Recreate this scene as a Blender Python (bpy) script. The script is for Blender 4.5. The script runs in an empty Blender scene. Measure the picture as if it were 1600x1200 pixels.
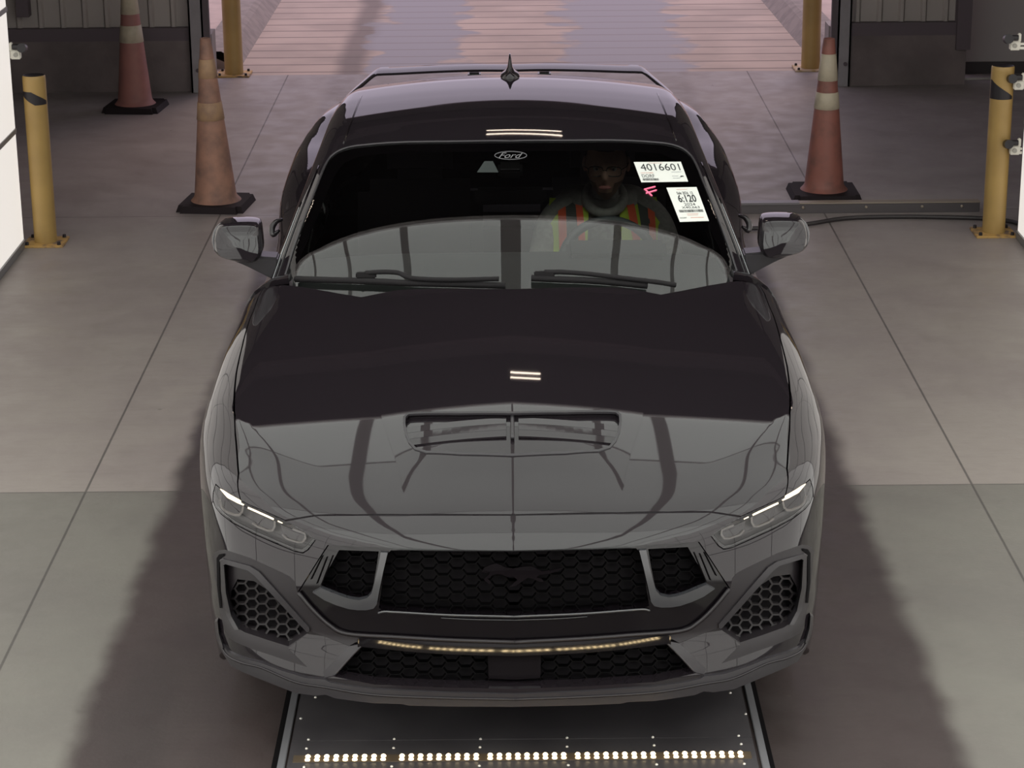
import bpy, bmesh, math, random
import numpy as np
from mathutils import Vector, Matrix
from mathutils.geometry import delaunay_2d_cdt
random.seed(7)
C = bpy.context.scene.collection
SC = bpy.context.scene

# ---------------------------------------------------------------- camera, world, exposure
CD, CH, CT, CF, CR = 5.87, 3.10, math.radians(18.2), 3595.0, math.radians(0.5)
cam = bpy.data.cameras.new('camera')
camo = bpy.data.objects.new('camera', cam); C.objects.link(camo)
cam.sensor_width = 36.0; cam.lens = 36.0 * CF / 1600.0
cam.clip_start = 0.05; cam.clip_end = 400
camo.location = (0, -CD, CH)
_fwd = Vector((0, math.cos(CT), -math.sin(CT))); _up = Vector((0, math.sin(CT), math.cos(CT)))
_m = Matrix((Vector((1, 0, 0)), _up, -_fwd)).transposed()
camo.rotation_euler = (_m @ Matrix.Rotation(-CR, 3, 'Z')).to_euler()
SC.camera = camo
SC.view_settings.view_transform = 'Standard'
SC.view_settings.look = 'None'
SC.view_settings.exposure = 0.0
SC.view_settings.gamma = 1.0
SC.view_settings.use_curve_mapping = False

W = bpy.data.worlds.new('overcast_sky'); SC.world = W; W.use_nodes = True
bg = W.node_tree.nodes['Background']
bg.inputs['Color'].default_value = (0.83, 0.72, 0.88, 1); bg.inputs['Strength'].default_value = 0.95

SUN = bpy.data.lights.new('hazy_sun', 'SUN'); SUN.energy = 0.7; SUN.angle = math.radians(25)
SUN.color = (1.0, 0.72, 0.58)
so = bpy.data.objects.new('hazy_sun', SUN); C.objects.link(so); so.rotation_euler = (math.radians(-38), math.radians(14), 0)

PANEL_L = (0.74, 1.45)      # brightness of the light walls: far part, part nearer the entry
CANOPY_L = (1.36, 1.08, 1.65, 2.3)     # brightness of the light ceiling, rear row to front rows

# ---------------------------------------------------------------- materials
MATS = {}
def mat(name, col, rough=0.5, metal=0.0, spec=0.5, emit=None, es=0.0, coat=0.0, noise=None, bump=None, alpha=None):
    m = bpy.data.materials.new(name); m.use_nodes = True
    nt = m.node_tree; b = nt.nodes['Principled BSDF']
    b.inputs['Base Color'].default_value = (*col, 1)
    b.inputs['Roughness'].default_value = rough
    b.inputs['Metallic'].default_value = metal
    b.inputs['Specular IOR Level'].default_value = spec
    if coat: b.inputs['Coat Weight'].default_value = coat; b.inputs['Coat Roughness'].default_value = 0.02
    if emit:
        b.inputs['Emission Color'].default_value = (*emit, 1); b.inputs['Emission Strength'].default_value = es
    if noise:
        # (scale, colour2, lo, hi, detail)
        tc = nt.nodes.new('ShaderNodeTexCoord'); n = nt.nodes.new('ShaderNodeTexNoise')
        n.inputs['Scale'].default_value = noise[0]; n.inputs['Detail'].default_value = noise[4] if len(noise) > 4 else 6
        r = nt.nodes.new('ShaderNodeMapRange'); r.inputs[1].default_value = noise[2]; r.inputs[2].default_value = noise[3]
        mx = nt.nodes.new('ShaderNodeMix'); mx.data_type = 'RGBA'
        mx.inputs[6].default_value = (*col, 1); mx.inputs[7].default_value = (*noise[1], 1)
        L = nt.links.new
        L(tc.outputs['Object'], n.inputs['Vector']); L(n.outputs['Fac'], r.inputs[0]); L(r.outputs[0], mx.inputs[0])
        L(mx.outputs[2], b.inputs['Base Color'])
    if bump:
        tc = nt.nodes.new('ShaderNodeTexCoord'); n = nt.nodes.new('ShaderNodeTexNoise')
        n.inputs['Scale'].default_value = bump[0]; n.inputs['Detail'].default_value = 5
        bp = nt.nodes.new('ShaderNodeBump'); bp.inputs['Strength'].default_value = bump[1]; bp.inputs['Distance'].default_value = 0.01
        nt.links.new(tc.outputs['Object'], n.inputs['Vector']); nt.links.new(n.outputs['Fac'], bp.inputs['Height'])
        nt.links.new(bp.outputs['Normal'], b.inputs['Normal'])
    MATS[name] = m
    return m

M_paint = mat('black_paint', (0.0115, 0.0092, 0.0112), 0.03, spec=0.52)
M_lip = mat('dark_grey_trim', (0.022, 0.020, 0.023), 0.3)
M_matte = mat('charcoal_plastic', (0.013, 0.0105, 0.0125), 0.42, spec=.42)
M_gloss = mat('gloss_black_plastic', (0.004, 0.003, 0.004), 0.08)
M_mesh = mat('grille_plastic', (0.0022, 0.002, 0.0022), 0.5, spec=.07)
M_back = mat('radiator_dark', (0.008, 0.0065, 0.008), 0.8, spec=.2)
M_mesh2 = mat('intake_mesh_plastic', (0.013, 0.011, 0.012), 0.5, spec=.35)
M_void = mat('black_void', (0.0025, 0.002, 0.0025), 0.9, spec=0.1)
M_rubber = mat('rubber', (0.010, 0.009, 0.010), 0.8, spec=.25)
M_tyre = mat('tyre', (0.018, 0.017, 0.018), 0.7)
M_alloy = mat('dark_alloy', (0.06, 0.06, 0.065), 0.3, metal=0.9)
M_bracket = mat('satin_grey_trim', (0.035, 0.036, 0.04), 0.12, spec=0.9)
M_chrome = mat('bright_trim', (0.30, 0.31, 0.32), 0.15, metal=1.0)
M_led = mat('headlight_led', (0.9, 0.8, 0.6), 0.4, emit=(1.0, 0.82, 0.56), es=1.9)
M_cellrim = mat('headlight_rim', (0.16, 0.145, 0.135), 0.35)
M_housing = mat('headlight_housing', (0.035, 0.03, 0.031), 0.35)
M_cell = mat('headlight_cell', (0.016, 0.012, 0.014), 0.2)
M_interior = mat('cabin_plastic', (0.06, 0.053, 0.06), 0.7, spec=0.2)
M_seat = mat('seat_fabric', (0.075, 0.066, 0.078), 0.8, spec=0.2)
M_dash = mat('dash_grain', (0.03, 0.03, 0.032), 0.75, spec=0.15, bump=(220, 0.25))
M_wheelrim = mat('steering_leather', (0.035, 0.04, 0.047), 0.5)
M_paper = mat('white_label_paper', (0.64, 0.66, 0.62), 0.6)
M_ink = mat('label_ink', (0.02, 0.022, 0.025), 0.7)
M_redink = mat('label_red_ink', (0.55, 0.22, 0.16), 0.7)
M_greyink = mat('label_grey_ink', (0.28, 0.3, 0.32), 0.7)
M_pink = mat('pink_marker', (0.95, 0.16, 0.3), 0.6)
M_frit = mat('frit_black', (0.004, 0.003, 0.004), 0.9, spec=0.0)
M_logo = mat('logo_etch', (0.16, 0.16, 0.17), 0.4)

def glass(name, tint, refl_mul=1.0):
    m = bpy.data.materials.new(name); m.use_nodes = True; nt = m.node_tree
    nt.nodes.clear(); o = nt.nodes.new('ShaderNodeOutputMaterial')
    t = nt.nodes.new('ShaderNodeBsdfTransparent'); t.inputs[0].default_value = (*tint, 1)
    g = nt.nodes.new('ShaderNodeBsdfGlossy'); g.inputs['Roughness'].default_value = 0.0
    fr = nt.nodes.new('ShaderNodeFresnel'); fr.inputs['IOR'].default_value = 1.5
    mu = nt.nodes.new('ShaderNodeMath'); mu.operation = 'MULTIPLY'; mu.inputs[1].default_value = refl_mul; mu.use_clamp = True
    mx = nt.nodes.new('ShaderNodeMixShader')
    nt.links.new(fr.outputs[0], mu.inputs[0]); nt.links.new(mu.outputs[0], mx.inputs[0])
    nt.links.new(t.outputs[0], mx.inputs[1]); nt.links.new(g.outputs[0], mx.inputs[2]); nt.links.new(mx.outputs[0], o.inputs[0])
    return m
M_glass = glass('windshield_glass', (0.76, 0.80, 0.76), 1.35)
M_sideglass = glass('tinted_side_glass', (0.12, 0.12, 0.12), 1.3)
M_lens = glass('headlight_lens', (0.93, 0.93, 0.93), 1.0)

# ---------------------------------------------------------------- object helpers
ROOTLOC = {}
def tag(o, label=None, cat=None, group=None, kind=None):
    if label: o['label'] = label
    if cat: o['category'] = cat
    if group: o['group'] = group
    if kind: o['kind'] = kind
    return o
def thing(name, loc, label, cat, group=None):
    o = bpy.data.objects.new(name, None); C.objects.link(o); o.location = loc; o.empty_display_size = 0.1
    ROOTLOC[o.name] = Vector(loc)
    return tag(o, label, cat, group)
def mkobj(name, V, F, m, parent=None, N=None, smooth=True, label=None):
    """verts in world coordinates; parent = a thing or a part of one"""
    off = Vector((0, 0, 0))
    if parent is not None: off = ROOTLOC[parent.name]
    V = np.asarray(V, dtype=float) - np.array(off)
    me = bpy.data.meshes.new(name)
    me.from_pydata([tuple(v) for v in V], [], [tuple(int(i) for i in f) for f in F])
    if isinstance(m, (list, tuple)):
        for a in m: me.materials.append(a)
    else: me.materials.append(m)
    me.polygons.foreach_set('use_smooth', [smooth] * len(me.polygons))
    me.update()
    if N is not None:
        me.normals_split_custom_set_from_vertices([tuple(n) for n in N])
    o = bpy.data.objects.new(name, me); C.objects.link(o)
    if parent is not None:
        o.parent = parent; ROOTLOC[o.name] = off
    else:
        ROOTLOC[o.name] = Vector((0, 0, 0))
    if label: o['label'] = label
    return o
def from_bm(name, bm, m, parent=None, smooth=False, label=None, angle=None):
    bmesh.ops.recalc_face_normals(bm, faces=bm.faces)
    off = ROOTLOC[parent.name] if parent is not None else Vector((0, 0, 0))
    for v in bm.verts: v.co -= off
    me = bpy.data.meshes.new(name); bm.to_mesh(me); bm.free(); me.materials.append(m)
    me.polygons.foreach_set('use_smooth', [smooth] * len(me.polygons))
    if smooth and angle: 
        me.set_sharp_from_angle(angle=math.radians(angle))
    o = bpy.data.objects.new(name, me); C.objects.link(o)
    if parent is not None: o.parent = parent
    ROOTLOC[o.name] = off
    if label: o['label'] = label
    return o
def add_box(bm, x0, x1, y0, y1, z0, z1, bev=0.0):
    r = bmesh.ops.create_cube(bm, size=1.0)
    for v in r['verts']:
        v.co = Vector((x0 + (v.co.x + .5) * (x1 - x0), y0 + (v.co.y + .5) * (y1 - y0), z0 + (v.co.z + .5) * (z1 - z0)))
    if bev:
        es = list({e for v in r['verts'] for e in v.link_edges})
        bmesh.ops.bevel(bm, geom=es, offset=bev, segments=2, affect='EDGES')
def box(name, x0, x1, y0, y1, z0, z1, m, parent=None, bev=0.0, label=None):
    bm = bmesh.new(); add_box(bm, x0, x1, y0, y1, z0, z1, bev)
    return from_bm(name, bm, m, parent, label=label)
def tube_vf(pts, r, n=8, cap=True):
    pts = [Vector(p) for p in pts]; V = []; F = []
    rs = r if isinstance(r, (list, tuple)) else [r] * len(pts)
    prev = None
    for i, p in enumerate(pts):
        d = (pts[min(i + 1, len(pts) - 1)] - pts[max(i - 1, 0)]).normalized()
        a = prev if prev is not None else (Vector((0, 0, 1)) if abs(d.z) < .9 else Vector((1, 0, 0)))
        s = d.cross(a).normalized(); u = s.cross(d).normalized(); prev = u
        for k in range(n):
            t = 2 * math.pi * k / n
            V.append(p + (s * math.cos(t) + u * math.sin(t)) * rs[i])
    for i in range(len(pts) - 1):
        for k in range(n):
            F.append((i * n + k, i * n + (k + 1) % n, (i + 1) * n + (k + 1) % n, (i + 1) * n + k))
    if cap: F.append(tuple(range(n))[::-1]); F.append(tuple(range((len(pts) - 1) * n, len(pts) * n)))
    return V, F
def tube(name, pts, r, m, parent=None, n=8, label=None):
    V, F = tube_vf(pts, r, n)
    return mkobj(name, [tuple(v) for v in V], F, m, parent, label=label)
def lathe_vf(prof, cx, cy, n=32):
    V = []; F = []
    for (r, z) in prof:
        for k in range(n):
            t = 2 * math.pi * k / n; V.append((cx + r * math.cos(t), cy + r * math.sin(t), z))
    for i in range(len(prof) - 1):
        for k in range(n): F.append((i * n + k, i * n + (k + 1) % n, (i + 1) * n + (k + 1) % n, (i + 1) * n + k))
    return V, F
def cr(pts, n=6, closed=False):
    """Catmull-Rom through 2-D / 3-D points"""
    P = [np.array(p, float) for p in pts]; out = []
    m = len(P)
    for i in range(m - (0 if closed else 1)):
        p0 = P[(i - 1) % m] if closed or i > 0 else 2 * P[0] - P[1]
        p1 = P[i]; p2 = P[(i + 1) % m]
        p3 = P[(i + 2) % m] if closed or i + 2 < m else 2 * P[-1] - P[-2]
        for k in range(n):
            t = k / n
            out.append(0.5 * ((2 * p1) + (-p0 + p2) * t + (2 * p0 - 5 * p1 + 4 * p2 - p3) * t * t + (-p0 + 3 * p1 - 3 * p2 + p3) * t ** 3))
    if not closed: out.append(P[-1])
    return out

# ---------------------------------------------------------------- measuring: photo pixels to rays
def L(u, v):
    """pixel on either side of the car -> (half offset, row) with the camera's small roll taken out"""
    a, b = u - 800, v - 600
    c, s = math.cos(CR), math.sin(CR)
    if u == 801.2: return (0.0, float(v))
    return (abs(a * c - b * s - 1.2), 600 + a * s + b * c)
def LS(u, v):
    a, b = u - 800, v - 600
    c, s = math.cos(CR), math.sin(CR)
    return (a * c - b * s, 600 + a * s + b * c)
def LL(*pts): return [L(*p) for p in pts]
def rays(q):
    q = np.asarray(q, float); x = q[:, 0] / CF; up = -(q[:, 1] - 600) / CF
    d = np.stack([x, math.cos(CT) + up * math.sin(CT), -math.sin(CT) + up * math.cos(CT)], 1)
    return np.array([0, -CD, CH]), d
def at(u, v, X=None, Y=None, Z=None):
    q = LS(u, v); o, d = rays([q]); d = d[0]
    if Y is not None: t = (Y + CD) / d[1]
    elif Z is not None: t = (Z - CH) / d[2]
    else: t = X / d[0]
    return Vector(o + d * t)

# ---------------------------------------------------------------- the car's surfaces
def spl(xs, ys):
    t = np.linspace(xs[0], xs[-1], 600)
    xs = np.array(xs, float); ys = np.array(ys, float)
    # monotone-ish cubic (Fritsch-Carlson)
    h = np.diff(xs); d = np.diff(ys) / h
    mm = np.zeros(len(xs)); mm[0] = d[0]; mm[-1] = d[-1]
    for i in range(1, len(xs) - 1):
        mm[i] = 0 if d[i - 1] * d[i] <= 0 else (h[i - 1] + h[i]) / ((h[i - 1]) / d[i] + (h[i]) / d[i - 1]) if True else 0
    def f(x):
        x = np.asarray(x, float); xc = np.clip(x, xs[0], xs[-1])
        i = np.clip(np.searchsorted(xs, xc) - 1, 0, len(xs) - 2)
        s = (xc - xs[i]) / h[i]
        y = ((2 * s ** 3 - 3 * s ** 2 + 1) * ys[i] + (s ** 3 - 2 * s ** 2 + s) * h[i] * mm[i] +
             (-2 * s ** 3 + 3 * s ** 2) * ys[i + 1] + (s ** 3 - s ** 2) * h[i] * mm[i + 1])
        return y + np.where(x < xs[0], (x - xs[0]) * mm[0], 0) + np.where(x > xs[-1], (x - xs[-1]) * mm[-1], 0)
    return f
noseY = spl([.08, .14, .19, .26, .35, .42, .50, .60, .68, .72, .76, .82], [.02, -.03, -.045, -.040, -.022, .000, .002, .014, .034, .057, .105, .26])
noseP = spl([0, .3, .5, .65, .75, .85, .90, .95, 1.0], [0, .012, .045, .10, .165, .275, .38, .56, .80])
Zc = spl([0, .10, .20, .35, .60, .90, 1.2, 1.57, 1.75, 1.95, 3.0, 3.8, 4.3, 4.7, 4.8], [.70, .757, .795, .842, .901, .946, .979, 1.012, 1.026, .99, .97, .985, 1.03, 1.055, 1.03])
Wy = spl([0, .3, .5, .8, 1.15, 1.6, 2.1, 2.6, 3.0, 3.4, 3.8, 4.2, 4.5, 4.8], [.935, .942, .950, .958, .956, .938,   .926, .922, .930, .955, .962, .935, .90, .84])
Wz = spl([.12, .25, .42, .60, .74, .86, .97, 1.1], [.90, .945, .975, .992, 1.0, .992, .955, .88])
xA = spl([.15, .25, .57, 1.5, 2.0], [.305, .318, .385, .50, .52])
def smax(a, b, k):
    h = np.maximum(k - np.abs(a - b), 0) / k
    return np.maximum(a, b) + h * h * k * 0.25
def sstep(x, a, b):
    t = np.clip((x - a) / (b - a), 0, 1); return t * t * (3 - 2 * t)
def Ztop(X, Y):
    ax = np.abs(X)
    z = Zc(Y) + .002 - .0075 * (1 - np.exp(-ax / .28)) - .010 * ax - .022 * (ax / .8) ** 2
    hood = 1 - sstep(Y, 1.45, 1.8)
    # valley crease beside the raised centre, and the outer crease
    dome = .024 * np.maximum(1 - (ax / xA(Y)) ** 2, 0) * hood * sstep(Y, -.05, .52)
    z = z + dome - .006 * hood * sstep(Y, -.05, .52)
    # hips over the rear wheels
    z = z - .045 * sstep(Y, 1.8, 2.3) * sstep(ax, .68, .84) * (1 - sstep(Y, 2.7, 3.4)) 
    z = z + .060 * sstep(Y, 2.9, 3.75) * sstep(ax, .60, .78) * (1 - sstep(Y, 4.2, 4.75))
    return z
def FB(P):
    X, Y, Z = P[..., 0], P[..., 1], P[..., 2]; ax = np.abs(X)
    f1 = noseY(Z) + noseP(ax) - Y
    f2 = Z - Ztop(X, Y)
    f3 = ax - Wy(Y) * Wz(Z)
    f4 = Y - (4.80 - .12 * ax * ax)
    r = smax(f1, f2, .035)
    r = smax(r, f3, .14 - .085 * sstep(Y, 2.9, 3.5))
    return smax(r, f4, .06)
Zr0 = spl([1.3, 1.45, 1.60, 1.75, 1.95, 2.20, 2.40, 2.55, 2.65, 2.78, 2.92, 3.05, 3.2, 3.4, 3.8, 4.2, 4.6, 4.8],
          [.85, .930, 1.004, 1.076, 1.156, 1.239, 1.298, 1.3395, 1.3625, 1.380, 1.390, 1.3935, 1.391, 1.370, 1.30, 1.19, 1.06, 1.0])
def FG(P):
    X, Y, Z = P[..., 0], P[..., 1], P[..., 2]; ax = np.abs(X)
    sh = .34 * (1 - sstep(Y, 2.3, 3.3)) 
    x2 = X * X * (.45 + .9 * X * X)
    f1 = Z - (Zr0(Y - sh * x2) - .06 * X * X - .07 * X * X * sstep(Y, 2.3, 2.9))
    f2 = ax - (.835 - (Z - .97) * .43 - .10 * sstep(Y, 2.9, 4.3) - .10 * sstep(Y, 3.8, 4.6))
    return smax(f1 * .92, f2 * .92, .05)
def grad(F, P, e=1e-4):
    g = np.zeros_like(P)
    for i in range(3):
        d = np.zeros(3); d[i] = e
        g[:, i] = (F(P + d) - F(P - d)) / (2 * e)
    return g / np.maximum(np.linalg.norm(g, axis=1, keepdims=True), 1e-9)
def march(F, o, d, t0, t1, n=160):
    o = np.broadcast_to(o, d.shape)
    lo = np.full(len(d), t0, float) if np.isscalar(t0) else t0.copy(); hi = np.full(len(d), t1, float)
    found = np.zeros(len(d), bool); step = (hi - lo) / n; tl = lo.copy(); th_ = hi.copy(); fmin = np.full(len(d), 9.); tm = lo.copy()
    for i in range(n + 1):
        t = lo + step * i; f = F(o + d * t[:, None])
        new = (~found) & (f < 0); th_[new] = t[new]; tl[new] = (t - step)[new]; found |= new
        b = (~found) & (f < fmin); fmin[b] = f[b]; tm[b] = t[b]
    for _ in range(26):
        m = (tl + th_) / 2; f = F(o + d * m[:, None]) < 0
        th_ = np.where(f, m, th_); tl = np.where(f, tl, m)
    t = np.where(found, (tl + th_) / 2, tm)
    return o + d * t[:, None]
def mapA(F=FB, dy=0.0):
    def f(q):
        o, d = rays(q)
        G = (lambda P: F(P - np.array([0, dy, 0]))) if dy else F
        return march(G, o, d, 5.0, 11.0, 400)
    return f
def inside(F, dy): return (lambda P: F(P - np.array([0, dy, 0])))
def mapPolar(F, z0):
    def f(q):
        q = np.asarray(q, float); Y = q[:, 0]; th = q[:, 1]
        o = np.stack([np.zeros_like(Y), Y, np.full_like(Y, z0)], 1)
        d = np.stack([np.sin(th), np.zeros_like(Y), np.cos(th)], 1)
        G = lambda P: -F(P)
        return march(G, o, d, 0.0, 1.6, 120)
    return f
ZB, ZG = 0.30, 0.75
mapB = mapPolar(FB, ZB); mapG = mapPolar(FG, ZG)
def toB(P): P = np.asarray(P); return np.stack([P[:, 1], np.arctan2(np.abs(P[:, 0]), P[:, 2] - ZB)], 1)
def toG(P): P = np.asarray(P); return np.stack([P[:, 1], np.arctan2(np.abs(P[:, 0]), P[:, 2] - ZG)], 1)
def A2B(pts): return [tuple(p) for p in toB(mapA(FB)(pts))]
def A2G(pts): return [tuple(p) for p in toG(mapA(FG)(pts))]

def pip(P, poly):
    P = np.asarray(P); poly = np.asarray(poly); x, y = P[:, 0], P[:, 1]; c = np.zeros(len(P), bool); j = len(poly) - 1
    for i in range(len(poly)):
        xi, yi = poly[i]; xj, yj = poly[j]
        if yi != yj:
            k = ((yi > y) != (yj > y)) & (x < (xj - xi) * (y - yi) / (yj - yi) + xi); c ^= k
        j = i
    return c
def resamp(poly, step):
    out = []
    for i in range(len(poly)):
        a = np.array(poly[i], float); b = np.array(poly[(i + 1) % len(poly)], float); l = np.linalg.norm(b - a)
        if l < 1e-9: continue
        n = max(1, int(round(l / step)))
        for k in range(n): out.append(a + (b - a) * k / n)
    return out
def segdist(P, poly):
    P = np.asarray(P, float); d = np.full(len(P), 1e9)
    for i in range(len(poly)):
        a = np.asarray(poly[i], float); b = np.asarray(poly[(i + 1) % len(poly)], float); ab = b - a
        t = np.clip(((P - a) @ ab) / max(ab @ ab, 1e-12), 0, 1)
        d = np.minimum(d, np.linalg.norm(P - a - t[:, None] * ab, axis=1))
    return d
def area(poly):
    p = np.asarray(poly); return 0.5 * np.sum(p[:, 0] * np.roll(p[:, 1], -1) - np.roll(p[:, 0], -1) * p[:, 1])
def inset(poly, d, keep=None):
    """shrink a polygon by d (grow when d < 0); points for which keep(p) holds stay put"""
    p = [np.array(a, float) for a in poly]; n = len(p); s = 1 if area(poly) > 0 else -1; out = []
    for i in range(n):
        a, b, c = p[i - 1], p[i], p[(i + 1) % n]
        e1 = b - a; e2 = c - b
        n1 = np.array([-e1[1], e1[0]]) * s / max(np.linalg.norm(e1), 1e-9); n2 = np.array([-e2[1], e2[0]]) * s / max(np.linalg.norm(e2), 1e-9)
        if keep is not None and keep(a) and keep(b): n1 = n1 * 0
        if keep is not None and keep(b) and keep(c): n2 = n2 * 0
        if np.linalg.norm(n1) < .5: k = n2
        elif np.linalg.norm(n2) < .5: k = n1
        else:
            k = n1 + n2; k = k / max(k @ k / 2, .6)
        out.append(tuple(b + k * d))
    return out
def tri_region(poly, step, holes=(), asp=1.0, lines=()):
    A = np.array([1.0, asp])
    P = [p / A for p in resamp([np.array(q) * A for q in poly], step)] if asp != 1 else resamp(poly, step)
    loops = [P]
    for h in holes: loops.append(resamp(h, step))
    pts = []; edges = []
    for lp in loops:
        b = len(pts); pts += [tuple(p) for p in lp]; edges += [(b + i, b + (i + 1) % len(lp)) for i in range(len(lp))]
    for ln in lines:
        b = len(pts); pts += [tuple(p) for p in ln]; edges += [(b + i, b + i + 1) for i in range(len(ln) - 1)]
    nb = len(pts)
    a = np.array(poly); x0, y0 = a.min(0); x1, y1 = a.max(0)
    gx = np.arange(x0 + step * .5, x1, step); gy = np.arange(y0 + step * .5, y1, step * .87)
    g = np.array([(x + (j % 2) * step * .5, y) for j, y in enumerate(gy) for x in gx])
    if len(g):
        k = pip(g, loops[0])
        for h in loops[1:]: k &= ~pip(g, h)
        g = g[k]
        if len(g):
            d = np.min([segdist(g, lp) for lp in loops] + [segdist(g, list(ln) + list(ln)[::-1][1:-1]) for ln in lines], axis=0); g = g[d > step * .45]
            pts += [tuple(p) for p in g]
    r = delaunay_2d_cdt([Vector(p) for p in pts], edges, [], 0, 1e-7)
    V = np.array([tuple(v) for v in r[0]]); F = np.array([tuple(f) for f in r[2]])
    c = V[F].mean(1); k = pip(c, loops[0])
    for h in loops[1:]: k &= ~pip(c, h)
    F = F[k]
    # boundary edges (ordered as in their face)
    cnt = {}
    for f in F:
        for i in range(3):
            e = (f[i], f[(i + 1) % 3]); cnt[e] = 1
    bd = [e for e in cnt if (e[1], e[0]) not in cnt]
    return V, F, bd
def panel(name, poly, mp, F, m, parent, step, holes=(), gap=0.0, thick=0.012, mirror=None, asp=1.0, off=0.0, push=(0, 1, 0), keep=None, label=None, axis=0, lines=()):
    """a body panel: polygon in measuring space, laid on surface F; thick = depth of its folded edge.
    mirror: 'join' (one piece across the centre line), 'pair' (two pieces), None (one side only: +x)"""
    if gap: poly = inset(poly, gap, keep)
    hs = [inset(h, -gap, keep) if gap else h for h in holes]
    V2, T, bd = tri_region(poly, step, hs, asp, lines)
    P = mp(V2); N = grad(F, P)
    if off: P = P + N * off
    P[:, 0] = np.where(np.abs(P[:, 0]) < 4e-4, 0, P[:, 0])
    # orient triangles along normals
    fn = np.cross(P[T[:, 1]] - P[T[:, 0]], P[T[:, 2]] - P[T[:, 0]])
    flip = np.einsum('ij,ij->i', fn, N[T[:, 0]]) < 0
    T = T.copy(); T[flip] = T[flip][:, ::-1]
    nv = len(P); VV = [P]; NN = [N]; FF = [T]
    if thick:
        pv = np.array(push, float) if push is not None else None
        B = [(a, b) for a, b in bd if not (mirror == 'join' and P[a, 0] == 0 and P[b, 0] == 0)]
        ev = []; en = []; ef = []; base = nv
        for a, b in B:
            da = (pv if pv is not None else -N[a]) * thick; db = (pv if pv is not None else -N[b]) * thick
            q = [P[a], P[b], P[b] + db, P[a] + da]
            n = np.cross(q[1] - q[0], q[2] - q[0]); n = n / max(np.linalg.norm(n), 1e-9)
            ev += q; en += [n] * 4; ef.append((base, base + 1, base + 2, base + 3)); base += 4
        if ev: VV.append(np.array(ev)); NN.append(np.array(en))
    V = np.concatenate(VV); Nn = np.concatenate(NN); faces = [tuple(t) for t in T] + (ef if thick and ev else [])
    S = np.array([-1, 1, 1.0])
    if mirror == 'join':
        k = len(V); V = np.concatenate([V, V * S]); Nn = np.concatenate([Nn, Nn * S])
        faces = faces + [tuple(i + k for i in f[::-1]) for f in faces]
        return mkobj(name, V, faces, m, parent, Nn, label=label)
    if mirror == 'pair':
        return [mkobj(name, V, faces, m, parent, Nn, label=label),
                mkobj(name, V * S, [f[::-1] for f in faces], m, parent, Nn * S, label=label)]
    if mirror == 'left':
        return mkobj(name, V * S, [f[::-1] for f in faces], m, parent, Nn * S, label=label)
    return mkobj(name, V, faces, m, parent, Nn, label=label)
# ================================================================= THE CAR
car = thing('sports_car', (0, 2.4, 0), 'glossy black sports coupe with rear wing and lit headlights, stopped in the lane', 'car')
A = mapA(FB)
PX = 6.0
E0 = lambda p: p[0] < 0.6       # stay put on the centre line

# ---- measured outlines (left half of the photo)
hood_front = LL((801.2, 804.5), (740, 804.3), (640, 804.3), (560, 804.6), (497, 805.2), (472, 809), (447, 813.5))
lamp_top = LL((447, 813.5), (429, 805.5), (408, 796.5), (389, 788.5), (377, 782))
lamp_top_out = LL((377, 782), (360, 773.5), (345.5, 764), (338, 757))
hood_side = LL((377, 782), (374, 740), (370, 690), (368, 650), (367.5, 615), (371, 580), (380, 540), (391, 500), (404, 466), (412, 452))
hood_rear = LL((412, 452), (430, 447), (447, 445), (485, 450), (530, 458), (566, 464), (590, 459), (625, 452.5), (700, 450.5), (760, 451), (801.2, 451.5))
vent = LL((801.2, 645.5), (720, 645.5), (650, 646), (639, 647), (633, 652), (632.5, 662), (636, 680), (641, 692), (650, 702), (668, 707.5), (720, 709.8), (801.2, 712))

hoodA = hood_front + lamp_top[1:] + hood_side[1:] + hood_rear[1:]
hoodB = A2B(hoodA); ventB = A2B(vent)
K0 = lambda p: p[1] < 0.003
for h in (hoodB, ventB):
    for i, p in enumerate(h):
        if p[1] < 0.01: h[i] = (p[0], 0.0)
hood = panel('hood', hoodB, mapB, FB, M_paint, car, 0.022, holes=[], gap=0.0022, mirror='join', push=(0, 0, -1), thick=0.018, keep=K0) if False else None
# the vent opening touches the centre line: cut it out of the outline itself
i0 = 0
hb = [p for p in hoodB]
# outline order: centre front -> side -> centre rear ; then down the centre line to the vent, round it, and back
vb = ventB[:]   # centre top(rear) ... to centre bottom(front)
hood_poly = inset(hb, 0.0022, K0)
vin = inset(vb, -0.001, K0)
poly = hood_poly + [tuple(p) for p in vin]
def crease(off):
    o = []
    for y in np.arange(.24, 1.42, .005):
        x = float(xA(np.array([y]))) + off
        z = float(Ztop(np.array([x]), np.array([y]))[0]); o.append((y, math.atan2(x, z - ZB)))
    return o
hood = panel('hood', poly, mapB, FB, M_paint, car, 0.014, lines=[crease(-.0012), crease(.0012)], mirror='join', push=(0, 0, -1), thick=0.018)
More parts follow.
